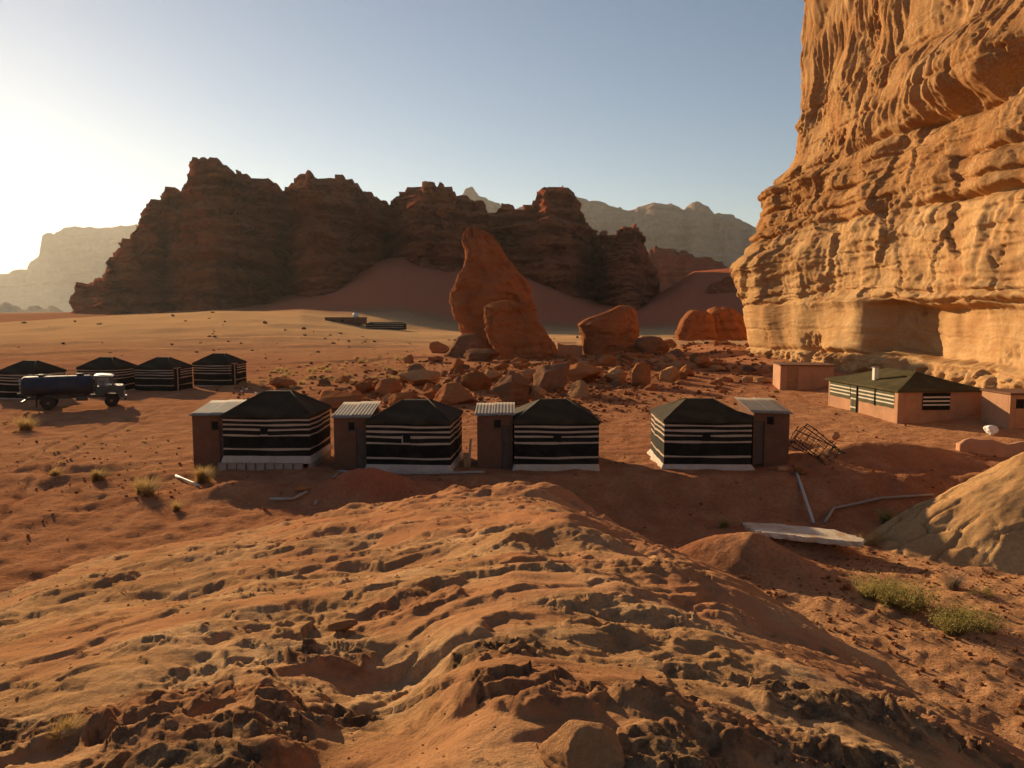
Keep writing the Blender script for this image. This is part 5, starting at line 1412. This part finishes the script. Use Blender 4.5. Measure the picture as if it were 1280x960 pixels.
def shrub(px, py, wpx, hpx, mat, label, seed, n=900, leaf=0, lumps=1, spread=0.9, blade=0.006, z=None, cat='shrub', name='desert_shrub'):
    if z == 'out':
        x, y, zz = out_hit(px, py)
    else:
        g = gnd(px, py, -0.3); g = gnd(px, py, h1(g[0], g[1])); g = gnd(px, py, h1(g[0], g[1])); x, y = g[0], g[1]; zz = h1(x, y)
    W, Hh = wpx / FPX * y, hpx / FPX * y
    me = shrub_mesh(name, seed, n, W, Hh * 1.05, blade, spread, 3 if n > 300 else 2, leaf, lumps)
    o = link(name, me, mat); o.location = (x, y + W * 0.25, zz if z == 'out' else h1(x, y + W * 0.25))
    return tag(o, label, cat)
shrub(1135, 764, 110, 38, P_GREEN, 'broad green scrub bush on the gravel beside the grey dead twigs', 1, 900, 4, 5, 1.3, 0.007)
shrub(1212, 790, 98, 38, P_GREEN, 'lower green scrub bush with its shadow on the gravel', 2, 800, 4, 4, 1.3, 0.007)
shrub(1196, 737, 40, 28, P_GREY, 'grey dead bush of fine twigs behind the green bushes', 3, 400, 0, 1, 1.1, 0.005)
shrub(1112, 657, 34, 26, P_GREEN, 'small dark green bush at the pipe in the ditch', 4, 420, 3, 1, 0.9, 0.006)
shrub(1095, 684, 52, 26, P_DRY, 'thin dry grass clump beside the concrete slab', 5, 380, 0, 3, 1.0, 0.005)
shrub(250, 604, 40, 24, P_DRY, 'dry yellow tuft beside the hut and the pale pipe', 6, 700, 0, 1, 0.75, 0.007)
shrub(172, 620, 54, 26, P_DRY, 'wide dry orange tuft on the open red sand', 7, 800, 0, 3, 0.9, 0.008)
shrub(118, 600, 36, 18, P_DRY, 'round dry tuft behind the wide orange tuft', 8, 600, 0, 1, 0.9, 0.008)
shrub(66, 598, 26, 11, P_DRY, 'low sparse dry tuft near the gully edge', 9, 260, 0, 1, 1.0, 0.008)
shrub(210, 640, 40, 14, P_DRY, 'faint dry tuft on sand below the wide orange tuft', 10, 260, 0, 2, 1.1, 0.007)
shrub(32, 538, 40, 22, P_DRY, 'dead brown bush in front of the tanker truck tail', 11, 520, 0, 2, 1.0, 0.012)
shrub(84, 924, 62, 34, P_DRY, 'dry golden tuft growing in the rock outcrop', 12, 480, 0, 2, 0.9, 0.0018, 'out')
shrub(908, 634, 26, 18, P_GREEN, 'dark green weed on the shaded bank below the end tent', 13, 260, 2, 1, 1.0, 0.006)
shrub(716, 612, 26, 14, P_GREEN, 'dark green weed at the rock edge in front of a tent', 14, 240, 2, 1, 1.0, 0.006)
shrub(1262, 694, 40, 34, P_DRY, 'dry straw bush at the foot of the rock slope', 15, 420, 0, 2, 1.0, 0.006)
shrub(1235, 748, 50, 12, P_GREEN, 'sparse green weeds on the gravel near the blue tin', 16, 120, 2, 4, 1.2, 0.004)
TUFT = []
for i in range(5):
    a = shrub_mesh('scrub_tuft', 40 + i, 150, 1.0, 0.42, 0.018, 1.3, 2, 0, 3); a.materials.append(P_DRY); TUFT.append(a)
for i in range(5):
    a = shrub_mesh('scrub_tuft', 50 + i, 170, 1.0, 0.36, 0.026, 1.5, 2, 0, 3); a.materials.append(P_DARK); TUFT.append(a)
def scatter_tufts(n, box, size, which, label, group, ok=lambda px, py: True):
    k = 0
    while k < n:
        px, py = rr.uniform(box[0], box[1]), rr.uniform(box[2], box[3])
        if not ok(px, py): continue
        g = gnd(px, py, 0.4)
        for _ in range(4):
            z = h1(g[0], g[1]); g = gnd(px, py, min(z, 5.5))
        if g[1] > 300 or (33 < g[1] < 41 and -15 < g[0] < 14): k += 0.2; continue
        if any((g[0] - a) ** 2 + (g[1] - b) ** 2 < c * c for a, b, c in occupied): k += 0.2; continue
        s = rr.uniform(*size) / FPX * g[1]
        o = bpy.data.objects.new('scrub_tuft', TUFT[which * 5 + rr.randrange(5)]); COL.objects.link(o)
        o.location = (g[0], g[1], h1(g[0], g[1])); o.rotation_euler = (0, 0, rr.uniform(0, 6.3)); o.scale = (s, s, s * rr.uniform(0.7, 1.2))
        tag(o, label, 'tuft', group); k += 1
scatter_tufts(90, (300, 520, 430, 488), (6, 17), 0, 'dry yellow scrub tuft on the flat left of the rubble', 'dry tufts beside the rubble field', lambda px, py: py > 470 - (px - 300) * 0.16 and py < 494 - (px - 300) * 0.1)
scatter_tufts(34, (0, 470, 400, 445), (4, 10), 1, 'small dark scrub tuft dotted over the pale dune', 'dark tufts on the dune', lambda px, py: py > 398 + abs(px - 300) * 0.02)
scatter_tufts(22, (0, 300, 512, 600), (5, 12), 0, 'little dry tuft on the open red sand behind the front tents', 'little tufts on the camp sand')
scatter_tufts(14, (760, 1000, 470, 520), (4, 9), 1, 'tiny dark tuft on the bare ground before the shed', 'tiny tufts before the shed')

# ------------------------------------------------------------------ pipes, slab, frames and litter
def pipe(pts, r, mat, label, lift=0.02, extra=None):
    P = []
    for (px, py) in pts:
        g = gnd(px, py, 0)
        for _ in range(3): g = gnd(px, py, h1(g[0], g[1]))
        P.append(Vector((g[0], g[1], h1(g[0], g[1]) + r + lift)))
    Q = []
    for a, b in zip(P[:-1], P[1:]):
        n = max(2, int((b - a).length / 0.6))
        Q += [a.lerp(b, i / n) for i in range(n)]
    Q.append(P[-1])
    o0 = Q[0].copy()
    o = MB().tube([q - o0 for q in Q], r, 10).build('drain_pipe', M[mat], None, True); o.location = o0
    return tag(o, label, 'pipe')
pipe([(424, 591), (470, 594), (540, 594), (606, 592)], 0.055, 'pipe', 'grey drain pipe running along the front of the tents')
pipe([(393, 620), (414, 602), (424, 593)], 0.055, 'pipe', 'grey drain pipe slanting down from the tents over red sand')
pipe([(338, 626), (366, 622), (384, 617)], 0.055, 'pipe', 'short grey pipe end lying at the foot of the red heap')
pipe([(220, 595), (249, 609)], 0.05, 'pipe_l', 'pale white plastic pipe lying beside the dry tuft')
pipe([(995, 624), (1017, 656)], 0.06, 'pipe_l', 'pale pipe sticking down the bank towards the concrete slab')
pipe([(1031, 655), (1042, 641), (1100, 639), (1166, 637)], 0.055, 'pipe', 'grey bent pipe lying along the ditch behind the slab')
def make_slab():
    x, y, z = at(1004, 664, 25.9)
    outl = [(-1.78, 0.62), (-1.86, 0.30), (-1.74, -0.02), (-1.66, -0.30), (-1.15, -0.44), (-0.75, -0.46), (-0.2, -0.60), (0.5, -0.62), (1.1, -0.76), (1.62, -0.70), (1.80, -0.42), (1.66, -0.12), (1.40, 0.12), (1.22, 0.44), (0.3, 0.56), (-0.8, 0.68)]
    o2 = []
    for i, a_ in enumerate(outl):
        b_ = outl[(i + 1) % len(outl)]
        for q_ in range(4):
            f = q_ / 4; j = 0.045 * (rr.random() - 0.5) * 2
            o2.append((a_[0] + (b_[0] - a_[0]) * f + j, a_[1] + (b_[1] - a_[1]) * f + j * 0.8))
    outl = o2
    n = len(outl); vs_ = []
    for k, (s, zz) in enumerate(((0.96, -0.18), (0.99, -0.10), (1.0, -0.02), (0.985, 0.0))):
        for i, (p, q) in enumerate(outl): vs_.append((p * s + 0.02 * math.sin(1.7 * i + 2.6 * k), q * s + 0.02 * math.cos(1.3 * i + k), zz + (0.012 * math.sin(3 * i + k) if k < 3 else 0)))
    fs = [(r_ * n + i, r_ * n + (i + 1) % n, (r_ + 1) * n + (i + 1) % n, (r_ + 1) * n + i) for r_ in range(3) for i in range(n)] + [tuple(3 * n + i for i in range(n)), tuple(range(n))]
    o = MB().add(vs_, fs).build('concrete_slab', M['slab'], None, False, 0.008)
    o.location = (x, y, z); o.rotation_euler = (R(-3), R(2.5), R(-5)); o.scale = (1, 1.45, 1)
    return tag(o, 'broken pale concrete slab lying over the edge of the red heap', 'slab')
make_slab()
def bed_frame(label, loc, rz, lean, roll, L=2.0, W=0.9):
    t = thing('bed_frame', label, 'bed frame', loc, rz, 'iron bed frames dumped beside the end hut')
    Rm = Matrix.Rotation(lean, 4, 'X') @ Matrix.Rotation(roll, 4, 'Y')
    def T(p): return Rm @ Vector(p)
    for y in (0, W): MB().tube([T((0, 0, y)), T((L, 0, y))], 0.024, 8).build('side_rail', M['iron'], t, True)
    for x in (0, L):
        for y in (0.0, W): MB().tube([T((x, -0.42, y)), T((x, 0.5, y))], 0.022, 8).build('leg', M['iron'], t, True)
        MB().tube([T((x, 0.48, 0)), T((x, 0.48, W))], 0.02, 8).build('end_rail', M['iron'], t, True)
    for k in range(7):
        x = L * (k + 0.5) / 7; MB().tube([T((x, 0, 0)), T((x, 0, W))], 0.012, 6).build('slat', M['iron'], t, True)
    for k in range(2):
        y = W * (k + 1) / 3; MB().tube([T((0, 0.015, y)), T((L, 0.015, y))], 0.010, 6).build('wire', M['iron'], t, True)
    return t
for i, (dx, dy, rz, lean, roll, dz, lab) in enumerate(((0.0, 0.0, R(-6), R(-14), R(36), 1.22, 'black iron bed frame leaning steepest on the end hut'), (0.18, -0.32, R(8), R(10), R(37), 1.25, 'black iron bed frame leaning outermost in the pile by the hut'),
                                            (0.1, 0.7, R(-3), R(-30), R(26), 0.92, 'black iron bed frame lying lowest behind the leaning frames'))):
    g = gnd(996, 588); bed_frame(lab, (g[0] + dx - 0.1, g[1] + dy + 0.3, h1(g[0], g[1]) + dz - 0.15), rz, lean, roll, 1.95 - 0.1 * i, 0.85)
def lump(name, mat, label, cat, px, py, w, h, seed, z0=0.0):
    g = gnd(px, py, 0)
    for _ in range(3): g = gnd(px, py, h1(g[0], g[1]))
    V, F = rock_variant(seed, 4, 14, 0.9, 0.14, 1.2); V = norm_rock(V)
    y = g[1]; V = V * np.array([w / FPX * y, w / FPX * y, h / FPX * y / V[:, 2].max()])
    o = link(name, np_mesh(name, V, F, True), mat); o.location = (g[0], g[1] + 0.2, h1(g[0], g[1] + 0.2) - 0.03)
    return tag(o, label, cat)
lump('sack', M['bag'], 'full white sack on the ground beside the long tent house', 'sack', 1241, 543, 15, 13, 401)
lump('stone', ROCKP, 'white stone lying before the door of the tent house', 'stone', 1046, 519, 5, 4, 402)
lump('stone', ROCKP, 'pale stone standing on bare ground behind the bed frames', 'stone', 1046, 551, 10, 11, 403)
lump('stone', ROCKP, 'pale flat stone at the foot of the hut under the bed frames', 'stone', 980, 590, 18, 7, 404)
lump('stone', ROCKM, 'brown stone leaning in front of the bed frames', 'stone', 1002, 592, 18, 8, 405)
lump('stone', ROCKM, 'dark stones heaped at the hut foot near the pipe bend', 'stone', 424, 586, 12, 9, 406)
lump('stone', ROCKM, 'small dark stone on sand beyond the pale rock edge', 'stone', 329, 640, 7, 6, 407)
lump('stone', ROCKM, 'reddish stone at the pipe below the first tents', 'stone', 375, 617, 20, 9, 408)
lump('stone', ROCKP, 'tan boulder beside the blue tin under the rock slope', 'stone', 1243, 700, 34, 16, 409)
lump('stone', ROCKP, 'pale flat stone in the ditch at the end of the bent pipe', 'stone', 1146, 650, 28, 7, 410)
lump('stone', ROCKM, 'dark lone stone on the gravel between heap and bushes', 'stone', 1063, 740, 10, 7, 411)
for i in range(9):
    px, py = rr.uniform(300, 360), rr.uniform(486, 495)
    lump('debris', M['bag'] if i % 3 == 0 else ROCKP, 'small pale scrap on the sand beside the far tents', 'litter', px, py, 3.5, 2.5, 420 + i)['group'] = 'pale scraps by the far tents'
def tin_can():
    g = gnd(1219, 701, -0.4); g = gnd(1219, 701, h1(g[0], g[1]))
    t = thing('tin_can', 'blue grey tin standing on the gravel by the rock slope', 'can', (g[0], g[1], h1(g[0], g[1]) - 0.01))
    MB().lathe([(0.085, 0), (0.09, 0.01), (0.085, 0.025), (0.085, 0.26), (0.09, 0.275), (0.09, 0.29), (0.078, 0.29), (0.076, 0.25)], 'Z', 20).build('body', M['can'], t, True)
    MB().tube([(0.09 * math.cos(a), 0.0, 0.27 + 0.07 * math.sin(a)) for a in [math.pi * k / 10 for k in range(11)]], 0.005, 6).build('handle', M['steel'], t, True)
tin_can()
def lean_post():
    g = gnd(586, 588); x, y = g[0], g[1] + 0.3
    t = thing('wooden_post', 'short wooden post leaning in the gap between tent and narrow hut', 'post', (x, y, h1(x, y) - 0.1), 0)
    MB().tube([(0, 0, 0), (0.02, 0.02, 0.6), (0.08, 0.05, 1.35)], [0.06, 0.055, 0.045], 8).build('pole', M['post'], t, True)
    MB().box(-0.25, -0.02, -0.03, 0.03, 0.0, 0.75).build('board', M['wood'], t, False, 0.01)
lean_post()
# ------------------------------------------------------------------ the dusty evening air
hz = MB().box(-10500, 10500, -10500, 10500, -14, 1100).mesh('haze')
hm = bpy.data.materials.new('haze_air'); hm.use_nodes = True
hn = hm.node_tree; hn.nodes.clear()
ho = hn.nodes.new('ShaderNodeOutputMaterial'); hv = hn.nodes.new('ShaderNodeVolumePrincipled')
hv.inputs['Color'].default_value = (0.93, 0.92, 0.88, 1)
hv.inputs['Density'].default_value = 0.000026
hv.inputs['Anisotropy'].default_value = 0.42
hn.links.new(hv.outputs[0], ho.inputs['Volume'])
haze = link('haze', hz, hm); haze['kind'] = 'stuff'
